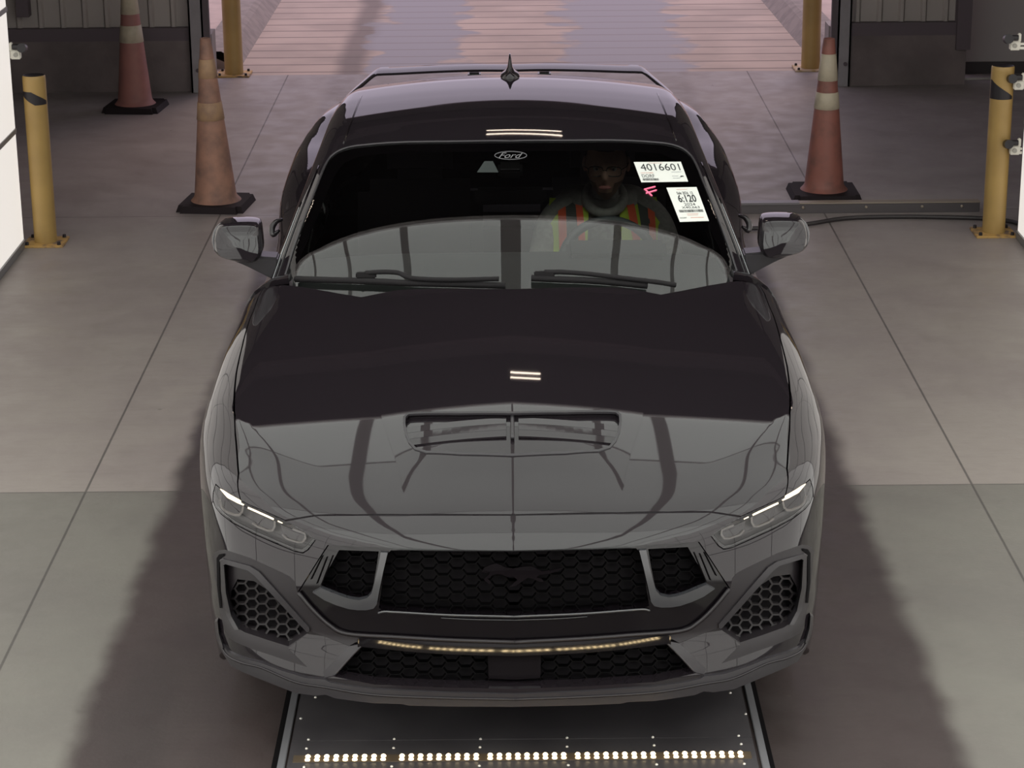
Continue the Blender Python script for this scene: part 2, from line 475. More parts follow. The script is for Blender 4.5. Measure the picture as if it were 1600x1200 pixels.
# vent insert: bezel, sunken tray, louvres, centre rib
def ringpanel(name, outer, inner, mp, F, m, parent, step, mirror, off=0.0, thick=0.006, push=(0, 0, -1)):
    return panel(name, list(outer) + list(inner)[::-1], mp, F, m, parent, step, mirror=mirror, off=off, thick=thick, push=push)
vin2 = inset(vb, 0.006, K0)
ringpanel('vent_bezel', inset(vb, -0.004, K0), vin2, mapB, FB, M_lip, car, 0.02, 'join', off=0.003)
tray = panel('vent_tray', inset(vb, -0.002, K0), mapB, FB, M_paint, car, 0.03, mirror='join', off=-0.013, thick=0)
def ventpt(y, x, dz): 
    P = np.array([[x, y, float(Ztop(np.array([x]), np.array([y]))[0])]]); return (x, y, P[0, 2] + dz)
yv0, yv1 = ventB[0][0], ventB[-1][0]      # rear, front
for s in (-1, 1):
    for k in range(3):
        y = yv0 - .010 - k * .032; V = []; F = []
        for x in np.linspace(.018, .325 - .012 * k, 12):
            a = ventpt(y, s * x, -.0075); b = ventpt(y - .0295, s * x, -.0085); c = ventpt(y - .0305, s * x, -.0135)
            V += [a, b, c]
        for i in range(11): 
            for (p, q) in ((0, 1), (1, 2)): F.append((i * 3 + p, i * 3 + q, i * 3 + 3 + q, i * 3 + 3 + p))
        mkobj('vent_louvre', V, F, M_paint, car, smooth=False)
V, F = tube_vf([ventpt(y, 0, -.008) for y in np.linspace(yv0 - .004, yv0 - .115, 8)], .006, 8)
mkobj('vent_rib', [tuple(v) for v in V], F, M_lip, car)

# ---- fender: from hood line over the shoulder to the sill, wheel arch cut out
def arch(yc, zc, r, a0, a1, n=18):
    return [(yc + r * math.cos(a), zc + r * math.sin(a)) for a in np.linspace(a0, a1, n)]
def yz(y, z):
    """side point (Y,Z) on the body -> measuring space of mapB"""
    P = np.array([[1.3, y, z]]); o = P; d = np.array([[-1.0, 0, 0]])
    Q = march(FB, o, d, 0.0, 1.2, 200); return tuple(toB(Q)[0])
AX_F, AX_R, WZ, WR = 0.93, 3.65, 0.345, 0.385
lampP = A(lamp_top_out)
fend = [tuple(p) for p in toB(A(hood_side))]                 # front -> rear along the hood
cowl_c = fend[-1]
fend += [(1.70, 1.0), yz(1.78, .93), yz(1.80, .80), yz(1.80, .5), yz(1.80, .22)]
fend += [yz(1.36, .22)] + [yz(y, z) for y, z in arch(AX_F, WZ, WR, -.22, math.pi + .22)] 
fend += [yz(.50, .30), yz(.47, .45), yz(.44, .58)] + [tuple(p) for p in toB(A(LL((329.5, 800), (333.5, 783.5), (334, 770))))]
fend += [tuple(p) for p in toB(lampP)][::-1][:-1]
fend = [fend[i] for i in range(len(fend)) if i == 0 or (abs(fend[i][0] - fend[i - 1][0]) + abs(fend[i][1] - fend[i - 1][1])) > 1e-4]
panel('fender', fend, mapB, FB, M_paint, car, 0.03, gap=0.0022, mirror='pair', push=None, thick=0.02, asp=.9)

# ---- door, rear quarter, deck
belt = lambda y: yz(y, .97)
def topy(y, x):
    z = float(Ztop(np.array([x]), np.array([y]))[0]); return (y, math.atan2(x, z - ZB))
door = [topy(1.72, .76), topy(2.4, .74), topy(3.08, .72), yz(3.12, .80), yz(3.08, .5), yz(2.95, .25), yz(1.80, .22), yz(1.80, .5), yz(1.80, .80), yz(1.78, .93)]
panel('door', door, mapB, FB, M_paint, car, 0.035, gap=0.0022, mirror='pair', push=None, thick=0.02, asp=.9)
quarter = [topy(3.08, .72), topy(3.6, .60), topy(4.2, .55), topy(4.62, .55), (4.70, 1.15), yz(4.60, .80), yz(4.60, .30), yz(4.10, .25)]
quarter += [yz(y, z) for y, z in arch(AX_R, WZ, WR + .005, -.2, math.pi + .2)] + [yz(3.1, .24), yz(2.95, .25), yz(3.08, .5), yz(3.12, .80)]
panel('rear_quarter', quarter, mapB, FB, M_paint, car, 0.035, gap=0.0022, mirror='pair', push=None, thick=0.02, asp=.9)
deck = [(4.25, 0.0), (4.70, 0.0), topy(4.64, .55), topy(4.2, .55), (4.25, .3)]
panel('trunk_lid', [(4.2, 0.0), (4.66, 0.0), topy(4.62, .545), topy(4.2, .545)], mapB, FB, M_paint, car, 0.035, mirror='join', push=(0, 0, -1), thick=0.02)
panel('rear_bumper', [(4.66, 0.0), (4.74, 1.15), yz(4.63, .80), yz(4.63, .30), (4.76, 1.7), (4.795, 0.3)][:0] or
      [(4.67, 0.0), topy(4.63, .55), (4.71, 1.15), yz(4.61, .80), yz(4.61, .30), (4.70, 1.65), (4.745, 1.0), (4.745, 0.0)],
      mapB, FB, M_paint, car, 0.03, mirror='join', push=(0, 0, -1), thick=0.0)
rb = bmesh.new(); add_box(rb, -.86, .86, 4.62, 4.73, .22, .93, .03); from_bm('rear_fascia', rb, M_paint, car)
rb = bmesh.new(); add_box(rb, -.80, .80, 4.0, 4.70, .16, .60, .02); from_bm('trunk_floor', rb, M_void, car)

# ---- front: nose panel, lamps, bumper, intakes, grille
lamp = LL((447, 813.5), (429, 805.5), (408, 796.5), (389, 788.5), (377, 782), (360, 773.5), (345.5, 764), (338.5, 758),
          (335, 770), (334.5, 782), (338, 792), (346, 802), (364, 816), (396.6, 833), (431, 848), (462, 861), (474, 863.5), (482, 858), (494, 842.5), (478, 831), (462, 821))
nose = LL((801.2, 806), (740, 806), (640, 806), (560, 806), (497, 806.5), (472, 810.5), (448, 815), (462, 822), (478, 832), (494, 843.5), (513, 851.5), (560, 854), (620, 856), (700, 858.5), (760, 859.8), (801.2, 860))
panel('nose_panel', nose, A, FB, M_paint, car, PX * 1.3, mirror='join', thick=0.03)
g_out = LL((513, 851.5), (497, 876), (482, 900), (466, 925))
bumper_side = LL((334.5, 786), (329.5, 800), (328.5, 830), (333, 862))
intake_top = LL((334, 868), (338, 863), (344, 860.5), (353, 859), (371, 865), (392, 872), (416, 883), (440, 894), (454, 901), (462, 909), (463.5, 915), (466, 925))
cheek = LL((334, 784), (338, 793.5), (346, 803.5), (364, 817.5), (396.6, 834.5), (431, 849.5), (462, 862.5), (475, 865), (484, 859), (495, 844), (513, 851.5), (497, 876), (482, 900), (466, 925)) + intake_top[::-1][1:] + bumper_side[::-1][:-1]
panel('front_bumper', cheek, A, FB, M_paint, car, PX, mirror='pair', thick=0.03)
# sides of the bumper round to the wheel arch
sideP = [tuple(p) for p in toB(A(LL((334.5, 783), (329.5, 800), (328.5, 830), (333, 862), (336, 880), (343, 930), (346, 958), (352, 985), (368, 1012))))]
bs = sideP[::-1] + [yz(.44, .58), yz(.47, .45), yz(.50, .30), yz(.50, .2), yz(.42, .17)]
panel('bumper_side', bs, mapB, FB, M_paint, car, 0.03, mirror='pair', push=None, thick=0.015, asp=.9)

# intake surround with three openings: grille, side intake, lower grille
lipline = LL((466, 925), (475, 935), (490, 952), (503, 965), (516, 976), (529, 984), (544, 989.5), (580, 992.5), (620, 994.5), (700, 999), (760, 1001.5), (801.2, 1002.5))
surr_low = LL((486, 986), (547, 1009), (557, 1003.5), (572, 1003.5), (650, 1015), (720, 1019.5), (801.2, 1021))
surround = LL((334, 868), (338, 863), (344, 860.5), (353, 859), (371, 865), (392, 872), (416, 883), (440, 894), (454, 901), (462, 909), (463.5, 915)) + lipline + surr_low[::-1] + \
    LL((451, 1013), (481, 1042), (455, 1034), (426, 1024), (395, 1014), (371, 1004), (358, 996), (352, 985), (348, 968), (344, 950), (338, 905))
side_open = LL((352, 880), (392, 889), (402, 897), (440, 938), (486, 986), (466, 1000), (452, 1010), (420, 1000), (384, 988), (374, 982), (362, 962), (354, 930))
panel('intake_surround', surround, A, FB, M_matte, car, PX, holes=[side_open], mirror='join', thick=0.07, off=0.0005)
# raised L-shaped frame round the side intake
fr_out = LL((347, 876), (353, 873), (394, 884), (408, 893), (430, 917), (486, 980), (486, 986))
fr_in = LL((352, 884), (356, 881), (391, 891), (401, 899), (425, 925), (482, 987), (486, 986))
fr2 = LL((347, 876), (349, 925), (357, 962), (369, 984), (376, 984), (364, 962), (356, 926), (353, 884))
panel('intake_frame', fr_out + fr_in[::-1][1:], A, FB, M_lip, car, PX, mirror='pair', thick=0.05, off=0.006)
panel('intake_frame_side', fr2, A, FB, M_lip, car, PX, mirror='pair', thick=0.05, off=0.004)
# black slot outside the frame
slot = LL((341, 872), (345, 866), (353, 864.5), (353, 868), (347, 872), (345.5, 880), (346, 920), (349, 950), (346, 950), (342, 915))
panel('air_curtain_slot', slot, A, FB, M_void, car, PX, mirror='pair', thick=0, off=0.003)

def honeycomb(name, poly, dy, rx, ry, m, parent, mirror, wall=.014, k=.80, org=(0, 0), margin=0.0):
    """hexagonal cells of half-width rx (px) and half-height ry, as one lattice behind the opening"""
    V = []; F = []; mp = mapA(FB, dy); a = np.array(poly); (x0, y0), (x1, y1) = a.min(0), a.max(0)
    cells = []
    i = 0; cx = org[0]
    cols = int((x1 - org[0]) / (1.5 * rx)) + 2
    for c in range(-1, cols):
        for r in range(int((y0 - org[1]) / (2 * ry)) - 2, int((y1 - org[1]) / (2 * ry)) + 2):
            cells.append((org[0] + c * 1.5 * rx, org[1] + r * 2 * ry + (c % 2) * ry))
    cells = np.array(cells)
    cells = cells[pip(cells, poly)]
    if len(cells) == 0: return
    for (cx, cy) in cells:
        hexo = [(cx + rx * math.cos(t), cy + ry * 1.1547 * math.sin(t)) for t in [j * math.pi / 3 for j in range(6)]]
        hexi = [(cx + (p[0] - cx) * k, cy + (p[1] - cy) * k) for p in hexo]
        b = len(V); V += hexo + hexi
        F += [(b + j, b + (j + 1) % 6, b + 6 + (j + 1) % 6, b + 6 + j) for j in range(6)]
    V = np.array(V); P = mp(V); P2 = []; F2 = []
    n = len(P); nb = 0
    for c in range(len(cells)):
        for j in range(6):
            a_, b_ = P[c * 12 + 6 + j], P[c * 12 + 6 + (j + 1) % 6]
            P2 += [a_, b_, b_ + np.array([0, wall, 0]), a_ + np.array([0, wall, 0])]
            F2.append((n + nb, n + nb + 1, n + nb + 2, n + nb + 3)); nb += 4
    P = np.concatenate([P, np.array(P2)]); F = F + F2; S = np.array([-1, 1, 1.])
    if mirror == 'join':
        q = len(P); P = np.concatenate([P, P * S]); F = F + [tuple(i + q for i in f[::-1]) for f in F]
        return mkobj(name, P, F, m, parent, smooth=False)
    return [mkobj(name, P, F, m, parent, smooth=False), mkobj(name, P * S, [f[::-1] for f in F], m, parent, smooth=False)]
big = lambda poly, d: inset(poly, -d, E0)
honeycomb('intake_mesh', big(side_open, 3), .035, 10.6, 8.0, M_mesh2, car, 'pair', k=.84, org=(330, 900))
panel('intake_back', big(side_open, 8), mapA(FB, .075), inside(FB, .075), M_back, car, 14, mirror='pair', thick=0)
# blank plate in the outer top part of the intake
panel('intake_blank', LL((350, 882), (392, 890), (404, 900), (432, 930), (398, 908), (372, 905), (362, 925), (360, 960), (354, 940)), mapA(FB, .028), inside(FB, .028), M_matte, car, 8, mirror='pair', thick=0.02)

upper = LL((513, 851.5), (560, 854), (620, 856), (700, 858.5), (760, 859.8), (801.2, 860)) + [L(801.2, 1002.5)] + lipline[::-1][1:]
frame_in = LL((801.2, 864), (607, 861), (607, 864), (594, 952), (600, 957), (700, 962), (801.2, 964))
nostril = LL((530, 858), (597, 860.5), (590, 905), (583, 930), (560, 937), (537, 932), (500, 918), (512, 890))
frame = LL((513, 851.5), (560, 854), (620, 856), (700, 858.5), (760, 859.8), (801.2, 860), (801.2, 862.5), (700, 861.5), (612, 860), (606, 866), (598, 912), (593, 950), (603, 955.5), (700, 961.5), (801.2, 964.5)) + lipline[::-1]
panel('grille_frame', frame, mapA(FB, .008), inside(FB, .008), M_gloss, car, PX, holes=[LL((531, 859.5), (593, 861.5), (589, 890), (582, 925), (577, 934), (562, 937), (537, 932), (502, 919), (514, 890))], mirror='join', thick=0.06)
# fine ridge lines along the black bar and the frame
def edge_line(name, pts, dy, r, m, mirror=True, n=5, F=FB):
    q = cr(pts, n); P = mapA(F, dy)(np.array(q)); out = []
    V, Fc = tube_vf([tuple(p) for p in P], r, 6); out.append(mkobj(name, [tuple(v) for v in V], Fc, m, car))
    if mirror: 
        V2 = [(-v[0], v[1], v[2]) for v in V]; out.append(mkobj(name, V2, [f[::-1] for f in Fc], m, car))
    return out
edge_line('grille_lower_trim', LL((592, 958), (601, 955.8), (620, 956.5), (700, 961), (801.2, 963.5)), .0, .0035, M_bracket)
edge_line('bumper_bar_crease', LL((690, 965.5), (740, 968), (801.2, 969)), .004, .0015, M_bracket)
edge_line('bumper_lip_edge', LL((467, 926), (490, 953), (516, 977), (544, 990.5), (620, 995.5), (700, 1000), (801.2, 1003.5)), -.002, .006, M_matte)
for (a, b) in (((505, 868), (487, 905)), ((512, 870), (496, 912)), ((521, 868), (503, 914))):
    edge_line('nostril_fin', LL(a, ((a[0] + b[0]) / 2, (a[1] + b[1]) / 2), b), .004, .0016, M_mesh)
bracket = LL((596, 863), (591, 890), (585, 915), (581.5, 927), (575, 934.5), (562, 938), (549, 936), (537, 932.5), (520, 926), (503, 919), (499, 921), (490, 926),
             (508, 938), (527, 946), (545, 951.5), (559, 953.5), (574, 953.5), (585, 951), (590, 944), (594, 922), (600, 893), (607, 863.5))
panel('grille_bracket', bracket, mapA(FB, -.004), inside(FB, -.004), M_bracket, car, 5, mirror='pair', thick=0.02)
honeycomb('grille_mesh', LL((540, 853), (801.2, 853), (801.2, 975), (590, 968), (600, 850)) if False else LL((609, 852), (801.2, 852), (801.2, 972), (590, 968)), .040, 14.7, 9.3, M_mesh, car, 'join', k=.93, org=(0, 862), wall=.02)
honeycomb('nostril_mesh', LL((522, 850), (600, 850), (590, 940), (565, 945), (500, 925)), .045, 14.7, 9.3, M_mesh, car, 'pair', k=.93, org=(202, 858), wall=.02)
panel('grille_back', LL((490, 850), (801.2, 850), (801.2, 985), (560, 975), (470, 930)), mapA(FB, .085), inside(FB, .085), M_back, car, 14, mirror='join', thick=0)

# galloping-horse emblem, built as an outline with its own thickness
horse = [(752, 893), (757, 886), (766, 882), (775, 879.5), (782, 882), (790, 886), (802, 887.5), (816, 885), (828, 884), (838, 887), (846, 892), (858, 891), (870, 888), (880, 886),
         (868, 893), (852, 896.5), (844, 897), (838, 901), (846, 903.5), (850, 908), (842, 908), (832, 903), (824, 902), (815, 908), (806, 914), (796, 916), (802, 911), (808, 905), (803, 900.5), (792, 900.5), (784, 897),
         (776, 896), (768, 899), (762, 903), (768, 909), (764, 912), (756, 904), (764, 897), (766, 892), (760, 895)]
def flat_poly(name, pts, fpos, fnorm, m, parent, thick=.006, label=None):
    """polygon given in photo pixels, laid where fpos puts it, with thickness thick"""
    q = [LS(*p) for p in pts]
    V2, T, bd = tri_region(q, 8.0)
    P = fpos(V2); N = fnorm(P)
    top = P + N * thick; n = len(P); F = []
    for t in T:
        nn = np.cross(top[t[1]] - top[t[0]], top[t[2]] - top[t[0]])
        F.append(tuple(t) if nn @ N[t[0]] > 0 else tuple(t[::-1]))
    for a, b in bd: F.append((a + 0, b + 0, b + n, a + n))
    return mkobj(name, np.concatenate([P, top]), F, m, parent, smooth=False, label=label) if False else mkobj(name, np.concatenate([top, P]), F, m, parent, smooth=False, label=label)
mE = mapA(FB, .028)
flat_poly('horse_emblem', horse, mE, lambda P: grad(inside(FB, .028), P), M_gloss, car, .008, label='dark galloping horse emblem')

lf = A(np.array(cr(LL((560, 996), (572, 995.5), (650, 1003.5), (720, 1007.5), (801.2, 1009.5)), 8)))
lf[-1, 0] = 0
V = []; F = []; n = len(lf)
for k in range(6):
    for p in lf: V.append((p[0], p[1] - .010 + .0055 * k * math.tan(math.radians(4.5 + .35 * k)), p[2] - .0055 * k))  # strip tilted so that it mirrors the added LED bar
for k in range(5):
    for i in range(n - 1): F.append((k * n + i, k * n + i + 1, (k + 1) * n + i + 1, (k + 1) * n + i))
q = len(V); V += [(-a, b_, c) for a, b_, c in V]; F += [tuple(i + q for i in f[::-1]) for f in F]
mkobj('bumper_lip_gloss', V, F, M_gloss, car)
# lower grille
low_open = LL((565, 1004), (572, 1003.5), (650, 1015), (720, 1019.5), (801.2, 1021), (801.2, 1076), (700, 1074), (586, 1069), (540, 1060), (521, 1057), (545, 1028))
honeycomb('lower_grille_mesh', LL((555, 1000), (650, 1008), (762, 1014), (762, 1085), (500, 1075)), .045, 14.7, 8.8, M_mesh, car, 'pair', k=.93, org=(10, 1008), wall=.02)
panel('lower_grille_back', LL((540, 995), (801.2, 1005), (801.2, 1095), (560, 1085), (500, 1065)), mapA(FB, .085), inside(FB, .085), M_back, car, 14, mirror='join', thick=0)
panel('sensor_cover', LL((763, 1017), (801.2, 1018), (801.2, 1062), (765, 1060)), mapA(FB, .03), inside(FB, .03), M_gloss, car, 10, mirror='join', thick=0.02)
edge_line('lower_grille_trim', LL((569, 1006), (546, 1030), (522, 1057)), .002, .003, M_lip)
blade = LL((338, 950), (344, 951), (348, 968), (352, 985), (358, 996), (371, 1004), (395, 1014), (426, 1024), (455, 1034), (481, 1042), (451, 1013), (466, 1000), (486, 986), (547, 1009.5),
           (533, 1023), (506, 1050), (509, 1060), (480, 1058), (469, 1055), (440, 1046), (411, 1035), (380, 1027), (356, 1017), (346, 1003), (340, 980))
panel('lower_bumper', blade, A, FB, M_paint, car, PX, mirror='pair', thick=0.03)
blade_in = LL((547, 1009.5), (567, 1006), (545, 1030), (522, 1057), (509, 1060), (506, 1050), (533, 1023))
panel('lower_bumper_edge', blade_in, A, FB, M_lip, car, PX, mirror='pair', thick=0.05)
glip = LL((509, 1060), (522, 1057), (540, 1060.5), (586, 1069.5), (700, 1074.5), (801.2, 1076.5), (801.2, 1084), (700, 1081.5), (586, 1076), (540, 1070), (515, 1065))
panel('lower_grille_lip', glip, mapA(FB, -.006), inside(FB, -.006), M_paint, car, PX, mirror='join', thick=0.05)
spl_up = LL((338, 975), (342, 990), (347, 1004), (357, 1018.5), (380, 1028.5), (411, 1036.5), (440, 1047.5), (469, 1056.5), (480, 1059.5), (509, 1062), (515, 1066), (540, 1071), (586, 1077), (700, 1082.5), (801.2, 1085))
spl_lo = LL((801.2, 1104.5), (700, 1104), (640, 1102.5), (628, 1100), (586, 1099), (560, 1096), (524, 1091), (510, 1085.5), (494, 1087), (463, 1083), (432, 1071), (402, 1059), (380, 1050), (362, 1041), (350, 1022), (341, 1001), (337, 985))
panel('front_splitter', spl_up + spl_lo, mapA(FB, -.014), inside(FB, -.014), M_lip, car, PX, mirror='join', thick=0.12)
edge_line('splitter_crease', LL((345, 1003), (356, 1024), (380, 1036), (411, 1044), (463, 1066), (509, 1074), (586, 1086), (700, 1091), (801.2, 1093)), -.016, .003, M_matte)
# little winglet standing up at the splitter's outer end
wing = LL((336.5, 972), (341, 970), (343, 990), (350, 1012), (347, 1015), (340, 1000), (337, 985))
panel('splitter_winglet', wing, mapA(FB, -.022), inside(FB, -.022), M_lip, car, PX, mirror='pair', thick=0.03)

# headlights
lampA = mapA(FB, .0)
panel('headlight', inset(lamp, -1.0), mapA(FB, .040), inside(FB, .040), M_housing, car, PX, mirror='pair', thick=0.0)
heads = [o for o in car.children if o.name.startswith('headlight')]
hR, hL = heads[0], heads[1]
def lamp_part(name, poly, dy, m, thick, step=4, label=None):
    for side, par in ((None, hR), ('left', hL)):
        panel(name, poly, mapA(FB, dy), inside(FB, dy), m, par, step, mirror=side, thick=thick, label=label)
cells = [LL((348, 771), (362, 780), (380, 790), (378, 800), (374, 804), (368, 804), (355, 799), (349, 793), (346, 782)),
         LL((392, 796), (412, 806), (429, 814), (429, 823), (426, 828), (420, 828), (404, 822), (397, 817)),
         LL((440, 820), (458, 828), (476, 834.5), (477, 841), (473, 846), (466, 846), (450, 841), (444, 835))]
for c in cells:
    lamp_part('reflector_cell', c, .024, M_cell, .008, label='dark reflector cell')
    lamp_part('cell_rim', [*inset(c, -2.6)[1:], *[p for p in inset(c, 0)[1:][::-1]]], .017, M_cellrim, .006)
lamp_part('daytime_running_light', LL((345, 764.5), (361, 773), (376, 780.5), (384.5, 786.5), (381.5, 790), (372, 786), (356, 777.5)), .010, M_led, .006, label='lit warm white strip')
lamp_part('daytime_running_light', LL((389, 790.2), (408, 798.5), (430, 807.8), (428.5, 812.5), (408, 803.5), (388, 794.5)), .010, M_led, .006, label='lit warm white strip')
lamp_part('daytime_running_light', LL((436, 810.5), (446, 815), (442, 818), (435, 815)), .010, M_led, .006, label='lit warm white strip')
lamp_part('lamp_bezel', LL((334.5, 784), (338, 792), (346, 802), (364, 816), (396.6, 833), (431, 848), (462, 861), (474, 863.5), (482, 858), (494, 842.5), (491, 841), (480, 853.5), (473, 858.5), (462, 856.5), (431, 843.5), (397, 828.5), (365, 812), (348, 799), (340, 788)), .012, M_gloss, .006)
lamp_part('lens', lamp, .0, M_lens, 0)

# ---- wheels
def wheel(x, y, r, w, name='wheel'):
    s = 1 if x > 0 else -1
    prof = [(-.5, .62), (-.48, .90), (-.36, .985), (-.2, 1.0), (.2, 1.0), (.36, .985), (.48, .90), (.5, .62)]
    V = []; F = []; n = 40
    for a, b in prof:
        for k in range(n):
            t = 2 * math.pi * k / n; V.append((x + a * w, y + r * b * math.cos(t), r + r * b * math.sin(t)))
    for i in range(len(prof) - 1):
        for k in range(n): F.append((i * n + k, i * n + (k + 1) % n, (i + 1) * n + (k + 1) % n, (i + 1) * n + k))
    ty = mkobj('wheel', V, F, M_tyre, car, label='black tyre on dark alloy rim')
    bm = bmesh.new(); xo = x + s * w * .36
    for k in range(5):
        t = 2 * math.pi * k / 5 + .3
        for dt in (-.10, .10):
            r0 = bmesh.ops.create_cube(bm, size=1)
            for v in r0['verts']:
                a = .06 + (v.co.z + .5) * (r * .58 - .06); b = v.co.y * .035 + dt * a * .9
                v.co = Vector((xo + v.co.x * .03, y + a * math.cos(t) - b * math.sin(t), r + a * math.sin(t) + b * math.cos(t)))
    for rr, xx in ((.075, .02),):
        bmesh.ops.create_cone(bm, cap_ends=True, segments=24, radius1=rr, radius2=rr * .8, depth=.05, matrix=Matrix.Translation((xo, y, r)) @ Matrix.Rotation(math.pi / 2, 4, 'Y'))
    from_bm('rim', bm, M_alloy, ty)
    V = []; F = []
    for a, b in ((-.45, .62), (.45, .62), (.45, .58), (-.3, .56)):
        for k in range(n):
            t = 2 * math.pi * k / n; V.append((x + s * a * w, y + r * b * math.cos(t), r + r * b * math.sin(t)))
    for i in range(3):
        for k in range(n): F.append((i * n + k, i * n + (k + 1) % n, (i + 1) * n + (k + 1) % n, (i + 1) * n + k))
    mkobj('rim_barrel', V, F, M_alloy, ty)
for x, y in ((-.76, AX_F), (.76, AX_F), (-.79, AX_R), (.79, AX_R)):
    wheel(x, y, .348, .255)
# floor pan, engine bay bulkhead and arch liners keep daylight out from inside the body
bm = bmesh.new()
add_box(bm, -.62, .62, .22, 4.6, .17, .21); add_box(bm, -.90, .90, 1.38, 3.18, .17, .21)
from_bm('floor_pan', bm, M_void, car)
bm = bmesh.new(); add_box(bm, -.62, .62, .28, 1.36, .21, .62); from_bm('engine_block', bm, M_void, car)
bm = bmesh.new(); add_box(bm, -.86, .86, 1.40, 1.44, .21, .84); from_bm('firewall', bm, M_void, car)
for yc in (AX_F, AX_R):
    for s in (-1, 1):
        V = []; F = []
        for x in (.58, .885):
            for y, z in arch(yc, WZ, .40, -.3, math.pi + .3): V.append((s * x, y, z))
        for i in range(17): F.append((i, i + 1, i + 19, i + 18))
        c = len(V); V.append((s * .58, yc, WZ - .1))
        for i in range(17): F.append((i, i + 1, c))
        mkobj('wheel_liner', V, F, M_void, car, smooth=False)

# ================================================================= GREENHOUSE
AG = mapA(FG)
ws_top = LL((801.2, 221), (700, 222), (584, 226), (556, 229), (535, 234.5), (521, 243), (511, 256))
ws_side = LL((511, 256), (497, 290), (483, 325), (468, 366), (455, 405), (445, 437))
ws_top_G = A2G(ws_top); ws_side_G = A2G(ws_side)
ws_top_G[0] = (ws_top_G[0][0], 0.0)
low = ws_side_G[-1]
dlow = (low[0] - ws_side_G[-2][0], low[1] - ws_side_G[-2][1])
low2 = (low[0] - .04, low[1] + .012)
ws = ws_top_G + ws_side_G[1:] + [(1.75, 1.338), (1.66, 1.325), (1.56, 1.25), (1.49, 1.10), (1.45, .75), (1.43, .3), (1.42, 0.0)]
windshield = panel('windshield', ws, mapG, FG, M_glass, car, 0.016, mirror='join', thick=0, asp=.9, label='clear glass reflecting the light panels above')
def gyz(y, z):
    P = np.array([[1.2, y, z]]); Q = march(FG, P, np.array([[-1.0, 0, 0]]), 0, 1.1, 200); return tuple(toG(Q)[0])
roof = ws_top_G + ws_side_G[1:] + [(low[0] - .005, low[1] + .05), gyz(1.80, .93), gyz(1.95, .975), gyz(2.15, 1.06), gyz(2.40, 1.16), gyz(2.65, 1.225), gyz(2.95, 1.24), gyz(3.20, 1.20), gyz(3.30, 1.10), gyz(3.22, .96), gyz(3.22, .92),
       gyz(3.8, .92), gyz(4.3, .92), (4.45, 1.2), (4.42, .95), (3.9, .80), (3.42, .70), (3.34, .45), (3.32, 0.0)]
panel('roof', roof, mapG, FG, M_paint, car, 0.017, mirror='join', push=None, thick=0.012, asp=.9, gap=.001, keep=K0)
panel('rear_glass', [(3.325, 0.0), (3.345, .45), (3.425, .70), (3.9, .80), (4.42, .95), (4.46, .5), (4.47, 0.0)], mapG, FG, M_sideglass, car, 0.05, mirror='join', thick=0, asp=.9)
panel('side_window', [gyz(1.80, .90), gyz(1.97, .98), gyz(2.17, 1.065), gyz(2.41, 1.165), gyz(2.65, 1.225), gyz(2.95, 1.24), gyz(3.19, 1.20), gyz(3.29, 1.10), gyz(3.21, .96), gyz(3.21, .88)], mapG, FG, M_sideglass, car, 0.04, mirror='pair', push=None, thick=0, asp=.9, off=-.004)
# black ceramic band round the windshield (behind the glass)
fin = [(p[0] - .05, p[1] * .985) for p in ws_top_G]
fin[0] = (fin[0][0], 0.0)
band_in = LL((801.2, 236), (700, 236.5), (600, 239), (560, 244), (538, 254), (527, 268)) + LL((512, 300), (497, 338), (480, 378), (466, 412), (456, 437))
bG = A2G(band_in); bG[0] = (bG[0][0], 0.0)
panel('windshield_band', ws_top_G + ws_side_G[1:] + [(low[0] - .02, low[1])] + bG[::-1], mapG, FG, M_frit, car, 0.03, mirror='join', thick=0, off=-.003, asp=.9)
def gline(name, pts, r, m, off=.002, both=True):
    q = cr(pts, 5); P = AG(np.array(q)); N = grad(FG, P); P = P + N * off
    V, F = tube_vf([tuple(p) for p in P], r, 6); mkobj(name, [tuple(v) for v in V], F, m, car)
    if both: mkobj(name, [(-v[0], v[1], v[2]) for v in V], [f[::-1] for f in F], m, car)
def gline2(name, pts, r, m, off):
    P = mapG(np.array(pts)); N = grad(FG, P); P = P + N * off
    V, F = tube_vf([tuple(p) for p in P], r, 6); mkobj(name, [tuple(v) for v in V], F, m, car)
    mkobj(name, [(-v[0], v[1], v[2]) for v in V], [f[::-1] for f in F], m, car)
wsg = cr([np.array(p) for p in ws_side_G], 4)
gline2('windshield_seal', cr([np.array(p) for p in ws_top_G + ws_side_G[1:]], 4), .0042, M_lip, .002)
gline2('pillar_trim', [(p[0] + .01, p[1] + .030) for p in wsg], .004, M_gloss, .001)
gline2('pillar_bright_edge', [(p[0] + .02, p[1] + .052) for p in wsg[6:]], .0026, M_chrome, .001)
gline('roof_ditch', LL((566, 150), (556, 175), (545, 205), (538, 225)), .003, M_gloss, off=.001)
# cowl below the glass
bm = bmesh.new(); add_box(bm, -.74, .74, 1.46, 1.62, .86, .90); from_bm('cowl_panel', bm, M_void, car)

